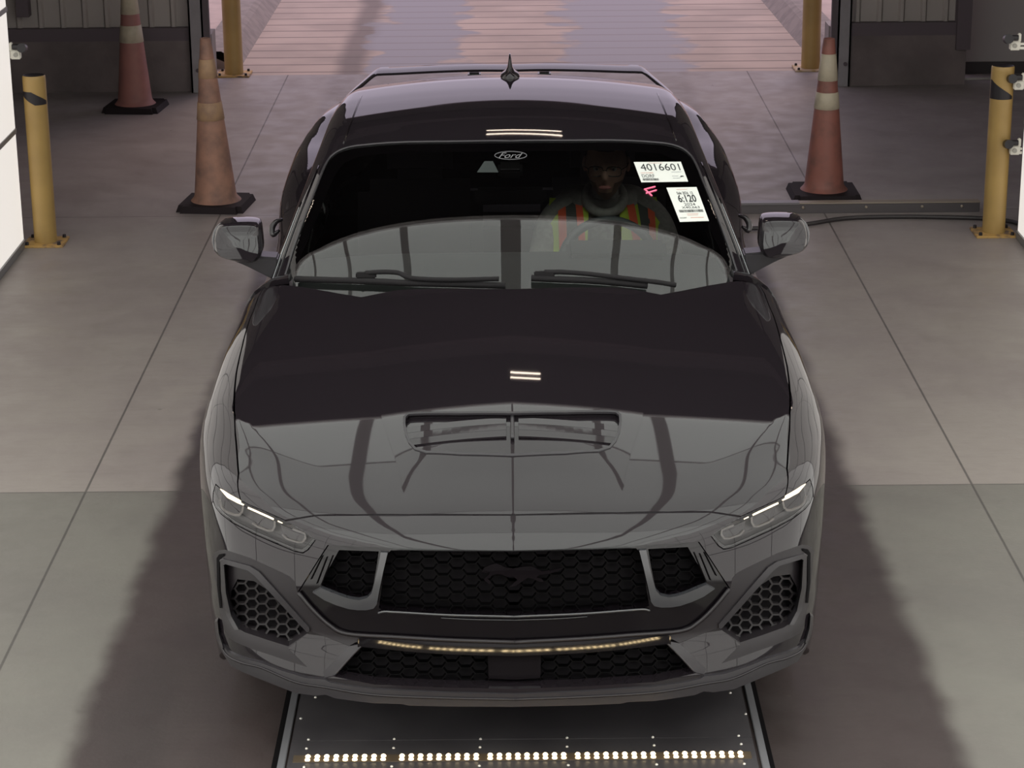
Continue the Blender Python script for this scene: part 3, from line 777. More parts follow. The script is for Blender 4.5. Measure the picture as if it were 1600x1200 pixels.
# wipers
def wiper(blade, arm, label):
    nonlocal_off = .022
    def P(pts, off):
        q = np.array([LS(*p) for p in cr(pts, 4)]); p3 = AG(q); return [tuple(a) for a in p3 + grad(FG, p3) * off]
    V, F = tube_vf(P(blade, .016), .0115, 6); o = mkobj('wiper', [tuple(v) for v in V], F, M_rubber, car, label=label)
    V, F = tube_vf(P(arm, .034), .0085, 8); mkobj('wiper_arm', [tuple(v) for v in V], F, M_rubber, o)
    c = P(arm, .030)[0]
    bm = bmesh.new(); add_box(bm, c[0] - .035, c[0] + .035, c[1] - .010, c[1] + .010, c[2] - .014, c[2] + .006, .004); from_bm('wiper_clip', bm, M_rubber, o)
wiper([(465, 441), (520, 443), (580, 445), (640, 448), (700, 449.5), (790, 452)], [(575, 438), (600, 436.5), (625, 438), (645, 446), (700, 449), (780, 447.5)], 'wiper lying along the base of the glass, passenger side')
wiper([(830, 440), (870, 442), (920, 444), (960, 447), (1010, 452)], [(850, 437), (880, 437), (920, 440), (970, 446), (1020, 452), (1052, 457)], 'wiper lying along the base of the glass, driver side')

panel('sensor_window', [tuple(p) for p in [LS(745, 267), LS(757, 249.5), LS(770, 249.5), LS(779, 267)]], AG, FG, mat('sensor_grey', (0.16, 0.165, 0.18), .7), car, 6, off=-.006, thick=0)
# rear-view mirror, sensor pod, dashboard, seats
bm = bmesh.new(); add_box(bm, -.045, .045, 2.22, 2.36, 1.215, 1.25, .01); from_bm('sensor_pod', bm, M_void, car)
bm = bmesh.new(); add_box(bm, -.13, .13, 2.30, 2.325, 1.10, 1.165, .012); from_bm('rear_view_mirror', bm, M_void, car)
V = []; F = []
prof = [(1.46, .90), (1.70, .955), (1.95, .972), (2.12, .968), (2.20, .95), (2.24, .90), (2.22, .70), (2.10, .45)]
xs = np.linspace(-.76, .76, 25)
for x in xs:
    for (y, z) in prof: V.append((x, y - .12 * (abs(x) / .76) ** 2 * 0 + (.0), z - .03 * (abs(x) / .76) ** 4))
for i in range(24):
    for j in range(len(prof) - 1): F.append((i * 8 + j, i * 8 + j + 1, i * 8 + 9 + j, i * 8 + 8 + j))
dash = mkobj('dashboard', V, F, M_dash, car)
bm = bmesh.new(); add_box(bm, .20, .56, 2.02, 2.24, .955, .985, .015); from_bm('instrument_hood', bm, M_dash, dash)
def seat(x):
    bm = bmesh.new()
    add_box(bm, x - .25, x + .25, 2.45, 3.0, .32, .50, .05)
    s = from_bm('seat', bm, M_seat, car, smooth=True, angle=40)
    bm = bmesh.new(); add_box(bm, -.25, .25, -.07, .07, 0, .62, .05)
    bmesh.ops.transform(bm, verts=bm.verts, matrix=Matrix.Translation((x, 2.93, .42)) @ Matrix.Rotation(-.33, 4, 'X'))
    from_bm('seat_back', bm, M_seat, s, smooth=True, angle=40)
    bm = bmesh.new(); add_box(bm, -.13, .13, -.05, .05, .62, .80, .04)
    bmesh.ops.transform(bm, verts=bm.verts, matrix=Matrix.Translation((x, 2.93, .42)) @ Matrix.Rotation(-.28, 4, 'X'))
    from_bm('head_rest', bm, M_seat, s, smooth=True, angle=40)
seat(-.36); seat(.37)
bm = bmesh.new(); add_box(bm, -.60, .60, 3.35, 3.9, .45, .80, .06); from_bm('rear_bench', bm, M_seat, car, smooth=True, angle=40)
bm = bmesh.new(); add_box(bm, -.09, .09, 2.1, 3.1, .30, .62, .03); from_bm('centre_console', bm, M_interior, car)

# steering wheel
swc = Vector((.362, 2.33, .850)); tilt = math.radians(24)
swm = Matrix.Translation(swc) @ Matrix.Rotation(-tilt, 4, 'X')
ring = [swm @ Vector((.180 * math.cos(t), 0, .180 * math.sin(t))) for t in np.linspace(0, 2 * math.pi, 49)]
V, F = tube_vf(ring, .0165, 10, cap=False)
sw = mkobj('steering_wheel', [tuple(v) for v in V], F, M_wheelrim, car)
bm = bmesh.new(); add_box(bm, -.075, .075, -.03, .02, -.06, .05, .02)
for a in (0, math.pi, -math.pi / 2):
    r = bmesh.ops.create_cube(bm, size=1)
    for v in r['verts']:
        t = .06 + (v.co.x + .5) * .115; w = v.co.z * .03
        v.co = Vector((t * math.cos(a) - w * math.sin(a), v.co.y * .02, t * math.sin(a) + w * math.cos(a)))
bmesh.ops.transform(bm, verts=bm.verts, matrix=swm); from_bm('wheel_hub', bm, M_interior, sw)

# ---- door mirrors
def door_mirror(s):
    # outline measured on the left one; s = -1 left of photo, +1 right
    out = cr([at(u, v, Y=1.93) for u, v in [(338, 360), (346, 349.5), (370, 347), (396, 347.5), (406, 352), (410, 370), (411.5, 388), (404, 402), (385, 404), (355, 399), (340, 391), (336, 376)]], 3, closed=True)
    c = sum((np.array(p) for p in out), np.zeros(3)) / len(out); n = len(out)
    layers = [(.86, -.060), (.95, -.045), (1.0, -.02), (1.0, .03), (.95, .07), (.90, .085)]
    V = []; F = []
    V.append(c + np.array([0, -.068, .0]))
    for k, (sc, dy) in enumerate([(.45, -.067)] + layers):
        for p in out: V.append(c + (np.array(p) - c) * np.array([sc, 0, sc]) + np.array([0, dy, 0]))
    for i in range(n): F.append((0, 1 + (i + 1) % n, 1 + i))
    for k in range(6):
        b = 1 + k * n
        for i in range(n): F.append((b + i, b + (i + 1) % n, b + n + (i + 1) % n, b + n + i))
    F.append(tuple(1 + 6 * n + i for i in range(n)))
    V = np.array(V); V[:, 1] += .30 * (V[:, 2] - c[2])
    if s > 0: V = V * np.array([-1, 1, 1]); F = [f[::-1] for f in F]
    bmt = bmesh.new(); vs = [bmt.verts.new(tuple(v)) for v in V]
    for f in F: bmt.faces.new([vs[i] for i in f])
    o = from_bm('door_mirror', bmt, M_paint, car, smooth=True, angle=50)
    # rim of the housing on its outer side, arm down to the door
    outer = [at(u, v, Y=1.955) for u, v in [(347, 350), (338, 360), (334.5, 376), (338.5, 391), (350, 400), (368, 405)]]
    arm = [at(368, 405, Y=1.95), at(390, 409, Y=1.95), at(408, 415, Y=1.94), at(425, 424, Y=1.93), at(436, 430, Y=1.92)]
    if s > 0:
        outer = [Vector((-p.x, p.y, p.z)) for p in outer]; arm = [Vector((-p.x, p.y, p.z)) for p in arm]
    V, F = tube_vf(cr(outer, 4), .008, 8); mkobj('mirror_rim', [tuple(v) for v in V], F, M_bracket, o)
    ap = [at(u, v, Y=1.92) for u, v in [(350, 400), (385, 403), (404, 401), (418, 402), (434, 403), (434, 416), (428, 438), (408, 428), (384, 416), (362, 407)]]
    if s > 0: ap = [Vector((-p.x, p.y, p.z)) for p in ap]
    bma = bmesh.new(); f0 = bma.faces.new([bma.verts.new(p) for p in ap]); r_ = bmesh.ops.extrude_face_region(bma, geom=[f0])
    for g in r_['geom']:
        if isinstance(g, bmesh.types.BMVert): g.co.y += .085
    bmesh.ops.bevel(bma, geom=bma.edges[:], offset=.006, segments=2, affect='EDGES')
    from_bm('mirror_arm', bma, M_lip, o, smooth=True, angle=35)
door_mirror(-1); door_mirror(1)
# door handles standing proud of the doors
for s in (-1, 1):
    P = [at(441, 343, Y=2.86), at(431, 347, Y=2.84), at(425, 357, Y=2.82), at(427, 367, Y=2.80), at(436, 360, Y=2.82)]
    if s > 0: P = [Vector((-p.x, p.y, p.z)) for p in P]
    V, F = tube_vf(cr(P, 4), [.006 + .006 * math.sin(math.pi * min(i, 16) / 16) for i in range(17)], 8)
    mkobj('door_handle', [tuple(v) for v in V], F, M_paint, car)

# shark-fin antenna
def fin_antenna():
    base = at(797, 128, Y=3.22); V = []; F = []
    secs = [(0.0, .040, .16, 0), (.012, .036, .15, .005), (.022, .020, .13, .02), (.04, .010, .10, .04), (.065, .006, .06, .07), (.085, .003, .03, .095)]
    n = 16; z0 = float(Zr0(np.array([3.2]))[0]) - .004
    for h, w, l, sh in secs:
        for k in range(n):
            t = 2 * math.pi * k / n
            V.append((base.x + w * math.cos(t), 3.22 + sh + l * .5 * (1 + math.sin(t)), z0 + h))
    for i in range(len(secs) - 1):
        for k in range(n): F.append((i * n + k, i * n + (k + 1) % n, (i + 1) * n + (k + 1) % n, (i + 1) * n + k))
    F.append(tuple(range((len(secs) - 1) * n, len(secs) * n)))
    mkobj('antenna_fin', V, F, M_paint, car)
fin_antenna()

# rear wing
wp = [(803, 105.5, 4.60), (740, 105.5, 4.60), (680, 107.5, 4.59), (620, 110.5, 4.58), (596, 111.5, 4.57), (586, 114, 4.56), (566, 131, 4.52), (548, 147, 4.46), (540, 155, 4.42)]
pts = [Vector(at(u, v, Y=y)) for u, v, y in wp]
V = []; F = []
cen = []
for p in pts: cen.append(np.array([abs(p.x), p.y, p.z]))
cen[0][0] = 0.0
cc = cr(cen, 4)
full = [np.array([-c[0], c[1], c[2]]) for c in cc[::-1]][:-1] + list(cc)
sec = [(-.075, -.004), (-.068, .003), (-.03, .007), (.03, .008), (.075, .005), (.08, .001), (.03, -.002), (-.03, -.005), (-.068, -.008)]
for c in full:
    for (a, b) in sec: V.append((c[0], c[1] + a, c[2] + b))
ns = len(sec)
for i in range(len(full) - 1):
    for j in range(ns): F.append((i * ns + j, i * ns + (j + 1) % ns, (i + 1) * ns + (j + 1) % ns, (i + 1) * ns + j))
F.append(tuple(range(ns))); F.append(tuple(range((len(full) - 1) * ns, len(full) * ns))[::-1])
rwg = mkobj('rear_wing', V, F, M_paint, car)
rwg.data.set_sharp_from_angle(angle=math.radians(35))
for s in (-1, 1):
    box('wing_stay', s * .16 - .03, s * .16 + .03, 4.55, 4.62, 1.04, 1.170, M_gloss, rwg, .008)
    continue
    p = at(592, 107, Y=4.57); q = at(608, 108, Y=4.57)
    V, F = tube_vf([(s * abs(q.x), 4.60, q.z + .004), (s * abs(p.x), 4.60, p.z + .008), (s * (abs(p.x) + .03), 4.58, p.z - .02)], [.006, .012, .006], 8)
    mkobj('wing_tip', [tuple(v) for v in V], F, M_paint, rwg)
# ================================================================= STICKERS AND WRITING ON THE WINDSHIELD
def text_vf(body, shear=0.0, bold=0.0):
    cu = bpy.data.curves.new('t', 'FONT'); cu.body = body; cu.size = 1.0; cu.shear = shear; cu.offset = bold; cu.resolution_u = 3
    o = bpy.data.objects.new('t', cu); C.objects.link(o)
    dg = bpy.context.evaluated_depsgraph_get(); dg.update()
    me = bpy.data.meshes.new_from_object(o.evaluated_get(dg))
    V = np.array([tuple(v.co) for v in me.vertices]) if len(me.vertices) else np.zeros((0, 3)); F = [tuple(p.vertices) for p in me.polygons]
    bpy.data.objects.remove(o); bpy.data.curves.remove(cu); bpy.data.meshes.remove(me)
    mn, mx = V[:, :2].min(0), V[:, :2].max(0)
    V = (V[:, :2] - mn) / (mx - mn)
    return V, F
def bil(c, U):
    """corners c = TL,TR,BR,BL in photo pixels; U in 0..1 with v up"""
    TL, TR, BR, BL = [np.array(LS(*p)) for p in c]; u = U[:, :1]; v = U[:, 1:2]
    return (BL * (1 - u) + BR * u) * (1 - v) + (TL * (1 - u) + TR * u) * v
def on_glass(q, off, map_=None, F=FG):
    P = (map_ or AG)(q); N = grad(F, P)
    N = np.where(N[:, 2:3] < 0, -N, N); return P + N * off, N
def ink(name, corners, rect, body, m, parent, off, shear=0, bold=0.0, map_=None, F=FG):
    V, Fc = text_vf(body, shear, bold); x0, y0, x1, y1 = rect
    U = np.stack([x0 + V[:, 0] * (x1 - x0), y0 + V[:, 1] * (y1 - y0)], 1)
    P, N = on_glass(bil(corners, U), off, map_, F)
    return mkobj(name, P, Fc, m, parent, smooth=False)
def quads(name, corners, rects, m, parent, off):
    V = []; F = []
    for (x0, y0, x1, y1) in rects:
        b = len(V); V += [(x0, y0), (x1, y0), (x1, y1), (x0, y1)]; F.append((b, b + 1, b + 2, b + 3))
    P, N = on_glass(bil(corners, np.array(V)), off)
    return mkobj(name, P, F, m, parent, smooth=False)
def sheet(name, corners, label, cat, off=.0025):
    n = 8; U = np.array([(i / n, j / n) for j in range(n + 1) for i in range(n + 1)])
    P, N = on_glass(bil(corners, U), off); P2 = P - N * .0006; k = len(P)
    F = [(j * (n + 1) + i, j * (n + 1) + i + 1, (j + 1) * (n + 1) + i + 1, (j + 1) * (n + 1) + i) for j in range(n) for i in range(n)]
    F2 = [tuple(a + k for a in f[::-1]) for f in F]
    root = thing(name, tuple(P.mean(0)), label, cat)
    mkobj('paper', np.concatenate([P, P2]), F + F2, M_paper, root, smooth=False)
    return root
c1 = [(990, 254), (1063.5, 253.5), (1075, 284.5), (1002, 285.8)]
s1 = sheet('windshield_sticker', c1, 'wide white sticker reading 4016601, near the top of the windshield', 'sticker')
ink('lot_number', c1, (.10, .56, .93, .90), '4016601', M_ink, s1, .0032)
ink('fine_print', c1, (.30, .915, .60, .95), 'VEHICLE IDENTIFICATION', M_redink, s1, .0032)
ink('fine_print', c1, (.06, .43, .33, .48), 'SALE NUMBER', M_redink, s1, .0032)
ink('site_code', c1, (.06, .23, .33, .38), 'DORF', M_ink, s1, .0032)
random.seed(3)
def bars(x0, x1, y0, y1, n):
    w = (x1 - x0) / n; return [(x0 + i * w, y0, x0 + i * w + w * random.choice((.35, .5, .7)), y1) for i in range(n)]
quads('barcode', c1, bars(.05, .40, .07, .18, 26), M_ink, s1, .0032)
quads('print_line', c1, [(.72, .47, .93, .49), (.70, .27, .83, .29), (.70, .16, .86, .18), (.12, .20, .30, .21)], M_greyink, s1, .0032)
quads('arrow_mark', c1, [(.88, .24, .94, .29), (.86, .22, .90, .25)], M_ink, s1, .0032)
c2 = [(1041, 294), (1088, 293), (1107.5, 346), (1062, 347.5)]
s2 = sheet('windshield_sticker', c2, 'tall white sticker reading 6:120 and X40,663, on the windshield below the wide one', 'sticker')
ink('sale_line', c2, (.27, .79, .80, .87), 'Sale 2026  12', M_ink, s2, .0032, bold=.012)
ink('run_number', c2, (.24, .56, .84, .78), '6:120', M_ink, s2, .0032, bold=.02)
ink('model_year', c2, (.37, .455, .74, .535), '2024', M_ink, s2, .0032)
ink('odometer_line', c2, (.25, .365, .85, .44), 'X40,663', M_ink, s2, .0032)
quads('barcode', c2, bars(.12, .93, .265, .34, 40), M_ink, s2, .0032)
ink('site_code', c2, (.06, .09, .28, .125), 'DORF', M_ink, s2, .0032, bold=.01)
quads('print_line', c2, [(.30, .925, .66, .935), (.34, .215, .73, .225), (.34, .175, .70, .185), (.42, .10, .86, .115)], M_redink, s2, .0032)
# pink marker letter
mk = thing('marker_letter', tuple(at(1016, 299, Y=2.2)), 'small pink hand-drawn letter F on the windshield between the two stickers', 'marker writing')
for nm, seg in (('stroke', [(1006.5, 296.8), (1014, 294.8), (1023.5, 292.3)]), ('stroke', [(1009.5, 302.6), (1017, 300.3), (1025.5, 297.8)]), ('stroke', [(1008.5, 297.5), (1013.5, 302), (1018.5, 306.8)])):
    q = np.array([LS(*p) for p in cr(seg, 3)]); P, N = on_glass(q, .002)
    V, F = tube_vf([tuple(p) for p in P], .0032, 6); mkobj(nm, [tuple(v) for v in V], F, M_pink, mk)
# oval maker's mark etched at the top of the glass
ov = [(798 + 25 * math.cos(t), 243.3 + 6.2 * math.sin(t)) for t in np.linspace(0, 2 * math.pi, 41)]
P, N = on_glass(np.array([LS(*p) for p in ov]), .0015)
V, F = tube_vf([tuple(p) for p in P], .0011, 5, cap=False)
oval = mkobj('oval_badge', [tuple(v) for v in V], F, M_logo, car)
ink('badge_lettering', [(781, 239), (817, 239), (815, 247.5), (779, 247.5)], (0, 0, 1, 1), 'Ford', M_logo, oval, .0015, shear=.35)

# ================================================================= THE DRIVER
M_skin = mat('skin', (0.42, 0.24, 0.18), 0.55)
M_hair = mat('dark_hair', (0.02, 0.014, 0.012), 0.7)
M_hood = mat('grey_hoodie', (0.28, 0.26, 0.255), 0.85, noise=(60, (0.33, 0.31, 0.30), .4, .6))
M_pants = mat('dark_trousers', (0.02, 0.02, 0.025), 0.8)
M_lime = mat('lime_vest', (0.62, 0.78, 0.07), 0.6)
M_orange = mat('orange_tape', (0.95, 0.14, 0.06), 0.5)
M_glasses = mat('black_frames', (0.01, 0.01, 0.01), 0.25)
M_eye = mat('eye_white', (0.5, 0.48, 0.46), 0.3)
M_lips = mat('lips', (0.34, 0.12, 0.11), 0.5)
driver = thing('person', (.36, 2.75, .50), 'person in lime and orange safety vest and glasses, seated behind the steering wheel', 'person')
DX = .36
def skin_body(name, nodes, edges, m, parent, sub=2):
    """nodes: list of (x,y,z,rx,ry)"""
    off = ROOTLOC[parent.name]
    me = bpy.data.meshes.new(name); me.from_pydata([tuple(Vector(n[:3]) - off) for n in nodes], edges, [])
    me.materials.append(m)
    o = bpy.data.objects.new(name, me); C.objects.link(o); o.parent = parent; ROOTLOC[o.name] = off
    sk = o.modifiers.new('skin', 'SKIN'); sk.use_smooth_shade = True
    lay = me.skin_vertices[0].data
    for i, n in enumerate(nodes): lay[i].radius = (n[3], n[4])
    lay[0].use_root = True
    ss = o.modifiers.new('sub', 'SUBSURF'); ss.levels = sub; ss.render_levels = sub
    return o
hipz = .56
nodes = [(DX, 2.80, hipz, .15, .12), (DX, 2.80, .70, .16, .115), (DX, 2.79, .84, .18, .12), (DX, 2.76, .965, .14, .10), (DX, 2.72, 1.035, .06, .06), (DX, 2.69, 1.085, .055, .055),
         (DX - .12, 2.76, .985, .075, .08), (DX - .205, 2.72, .945, .062, .062), (DX - .25, 2.62, .80, .050, .050), (DX - .245, 2.52, .76, .043, .043), (DX - .20, 2.45, .755, .036, .036), (DX - .16, 2.42, .77, .028, .028),
         (DX + .12, 2.76, .985, .075, .08), (DX + .205, 2.72, .945, .062, .062), (DX + .26, 2.62, .80, .050, .050), (DX + .27, 2.52, .76, .043, .043), (DX + .24, 2.45, .755, .036, .036), (DX + .22, 2.42, .77, .028, .028),
         (DX - .10, 2.62, .56, .085, .08), (DX - .13, 2.34, .60, .065, .065), (DX - .12, 2.12, .35, .05, .05), (DX + .10, 2.62, .56, .085, .08), (DX + .13, 2.34, .60, .065, .065), (DX + .12, 2.12, .35, .05, .05)]
edges = [(0, 1), (1, 2), (2, 3), (3, 4), (4, 5), (3, 6), (6, 7), (7, 8), (8, 9), (9, 10), (10, 11), (3, 12), (12, 13), (13, 14), (14, 15), (15, 16), (16, 17), (0, 18), (18, 19), (19, 20), (0, 21), (21, 22), (22, 23)]
body = skin_body('body', nodes, edges, M_hood, driver, 2)
def hand(px, py, pz, s):
    w = Vector((px, py, pz)); V0 = [(px, py, pz, .024, .020), (px + s * .005, py - .035, pz + .035, .030, .016)]; E = [(0, 1)]
    pal = Vector(V0[1][:3])
    for k, (dx, l) in enumerate(((-.027, .030), (-.009, .035), (.009, .033), (.026, .026))):
        b = len(V0); V0 += [(pal.x + dx, pal.y - .022, pal.z + .022, .0095, .0095), (pal.x + dx * 1.05, pal.y - .022 - l, pal.z + .026, .009, .009), (pal.x + dx * 1.05, pal.y - .03 - l, pal.z - .004, .0082, .0082), (pal.x + dx, pal.y - .018 - l * .6, pal.z - .018, .0075, .0075)]
        E += [(1, b), (b, b + 1), (b + 1, b + 2), (b + 2, b + 3)]
    b = len(V0); V0 += [(px - s * .030, py - .022, pz + .020, .011, .011), (px - s * .040, py - .045, pz + .034, .0095, .0095), (px - s * .036, py - .062, pz + .044, .0085, .0085)]
    E += [(0, b), (b, b + 1), (b + 1, b + 2)]
    return skin_body('hand', V0, E, M_skin, driver, 2)
hand(DX - .150, 2.405, .775, -1); hand(DX + .215, 2.405, .775, 1)
# head
hc = Vector((DX + .002, 2.61, 1.180))
def head_vf(turn=0.12):
    V = []; F = []; nu, nv = 48, 36
    for j in range(nv + 1):
        ph = math.pi * j / nv
        for i in range(nu):
            t = 2 * math.pi * i / nu
            x, y, z = math.sin(ph) * math.sin(t), -math.sin(ph) * math.cos(t), math.cos(ph)
            # y<0 = face
            X = x * .078; Y = y * .098; Z = z * (.122 if z > 0 else .136)
            if z < 0: X *= 1 - .36 * (-z) ** 1.4; Y *= 1 - (.16 if y < 0 else .45) * (-z)
            if y < 0:
                f = -y
                nose = math.exp(-((X) / .013) ** 2) * max(0, math.exp(-((Z + .022) / .022) ** 2)); Y -= .024 * nose * f
                Y -= .010 * math.exp(-(X / .010) ** 2) * math.exp(-((Z - .005) / .02) ** 2) * f
                for sx in (-1, 1): Y += .011 * math.exp(-((X - sx * .031) / .018) ** 2 - ((Z - .010) / .013) ** 2) * f
                Y -= .006 * math.exp(-((Z - .034) / .012) ** 2) * f
                Y -= .008 * math.exp(-(X / .024) ** 2 - ((Z + .062) / .010) ** 2) * f
                Y -= .009 * math.exp(-(X / .022) ** 2 - ((Z + .098) / .016) ** 2) * f
            V.append((X, Y, Z))
    for j in range(nv):
        for i in range(nu): F.append((j * nu + i, j * nu + (i + 1) % nu, (j + 1) * nu + (i + 1) % nu, (j + 1) * nu + i))
    return V, F
HM = Matrix.Translation(hc) @ Matrix.Rotation(-.10, 4, 'Z') @ Matrix.Rotation(.12, 4, 'X')
V, F = head_vf(); headV = [tuple(HM @ Vector(v)) for v in V]
head = mkobj('head', headV, F, M_skin, driver)
# hair cap, beard line, ears, glasses, eyes, lips
Vh = []; idx = {}; Fh = []
for k, v in enumerate(V):
    x, y, z = v; s = 1.07
    keep = (z > .062) or (y > .015 and z > -.045) or (abs(x) > .066 and y > -.02 and z > -.01)
    if keep: idx[k] = len(Vh); Vh.append(tuple(HM @ Vector((x * s, y * s, z * s * 1.01 + .002))))
for f in F:
    if all(a in idx for a in f): Fh.append(tuple(idx[a] for a in f))
mkobj('hair', Vh, Fh, M_hair, driver)
Vb = []; idx = {}; Fb = []
for k, v in enumerate(V):
    x, y, z = v
    if z < -.045 and y < .02 and not (abs(x) < .026 and z > -.080): idx[k] = len(Vb); Vb.append(tuple(HM @ Vector((x * 1.035, y * 1.03 , z * 1.02))))
for f in F:
    if all(a in idx for a in f): Fb.append(tuple(idx[a] for a in f))
M_beard = mat('stubble', (0.14, 0.085, 0.068), 0.8)
mkobj('beard', Vb, Fb, M_beard, driver)
for s in (-1, 1):
    bm = bmesh.new(); bmesh.ops.create_uvsphere(bm, u_segments=14, v_segments=10, radius=1)
    bmesh.ops.transform(bm, verts=bm.verts, matrix=HM @ Matrix.Translation((s * .081, .008, -.002)) @ Matrix.Diagonal((.010, .020, .030, 1)))
    from_bm('ear', bm, M_skin, driver, smooth=True)
    bm = bmesh.new(); bmesh.ops.create_uvsphere(bm, u_segments=14, v_segments=10, radius=.0125)
    bmesh.ops.transform(bm, verts=bm.verts, matrix=HM @ Matrix.Translation((s * .031, -.074, .009)))
    e = from_bm('eye', bm, M_eye, driver, smooth=True)
    bm = bmesh.new(); bmesh.ops.create_uvsphere(bm, u_segments=12, v_segments=8, radius=.0055)
    bmesh.ops.transform(bm, verts=bm.verts, matrix=HM @ Matrix.Translation((s * .031, -.0835, .009)))
    from_bm('iris', bm, M_glasses, e, smooth=True)
bm = bmesh.new(); bmesh.ops.create_uvsphere(bm, u_segments=16, v_segments=8, radius=1)
bmesh.ops.transform(bm, verts=bm.verts, matrix=HM @ Matrix.Translation((0, -.088, -.062)) @ Matrix.Diagonal((.024, .010, .008, 1))); from_bm('lips', bm, M_lips, driver, smooth=True)
gl = None
for s in (-1, 1):
    rim = [HM @ Vector((s * .034 + .027 * math.copysign(abs(math.cos(t)) ** .6, math.cos(t)), -.101, .006 + .019 * math.copysign(abs(math.sin(t)) ** .6, math.sin(t)))) for t in np.linspace(0, 2 * math.pi, 33)]
    V_, F_ = tube_vf(rim, .0018, 6, cap=False)
    if s == -1: gl = mkobj('glasses', [tuple(v) for v in V_], F_, M_glasses, driver)
    else: mkobj('rim', [tuple(v) for v in V_], F_, M_glasses, gl)
    V_, F_ = tube_vf([HM @ Vector((s * .061, -.100, .014)), HM @ Vector((s * .080, -.06, .012)), HM @ Vector((s * .084, .0, .010))], .0018, 6); mkobj('temple', [tuple(v) for v in V_], F_, M_glasses, gl)
V_, F_ = tube_vf([HM @ Vector((-.008, -.103, .010)), HM @ Vector((0, -.106, .013)), HM @ Vector((.008, -.103, .010))], .0018, 6); mkobj('bridge', [tuple(v) for v in V_], F_, M_glasses, gl)
# hoodie neck roll with a pale zip collar
V_, F_ = tube_vf([(DX + .072 * math.cos(t), 2.695 + .07 * math.sin(t), 1.03 + .045 * math.sin(t)) for t in np.linspace(0, 2 * math.pi, 33)], .019, 10, cap=False)
mkobj('hood', [tuple(v) for v in V_], F_, M_hood, driver)
# the open vest: two front panels laid on the chest, with tape
def chest(x, z):
    """front surface of the torso"""
    dx = (x - DX)
    return 2.585 + .9 * dx * dx + max(0, z - .80) * .28 + max(0, z - .95) * .9
def strip(name, x_top, x_bot, w, z0, z1, m, par, off):
    V = []; F = []; n = 16
    for i in range(n + 1):
        z = z1 + (z0 - z1) * i / n; t = i / n
        xc = x_top + (x_bot - x_top) * t ** .8
        for k in range(4):
            x = xc - w / 2 + w * k / 3; V.append((x, chest(x, z) - off, z))
    for i in range(n):
        for k in range(3): F.append((i * 4 + k, i * 4 + k + 1, i * 4 + 5 + k, i * 4 + 4 + k))
    k = len(V); V += [(a, b + .006, c) for a, b, c in V]; F += [tuple(j + k for j in f[::-1]) for f in F]
    return mkobj(name, V, F, m, par)
vest = strip('safety_vest', DX - .135, DX - .155, .15, .60, 1.02, M_lime, driver, .012)
strip('vest_panel', DX + .125, DX + .155, .15, .60, 1.02, M_lime, vest, .012)
M_greyvest = mat('vest_mesh', (0.10, 0.105, 0.10), 0.8)
strip('vest_inset', DX - .125, DX - .115, .050, .60, 1.018, M_greyvest, vest, .016)
strip('vest_tape', DX - .165, DX - .155, .030, .60, 1.015, M_orange, vest, .018)
strip('vest_tape', DX - .100, DX - .080, .026, .72, 1.015, M_orange, vest, .018)
strip('vest_tape', DX + .095, DX + .155, .030, .60, 1.015, M_orange, vest, .018)
strip('vest_tape', DX + .175, DX + .190, .026, .60, 1.015, M_orange, vest, .018)
strip('vest_inset', DX + .140, DX + .170, .036, .80, 1.018, M_greyvest, vest, .016)

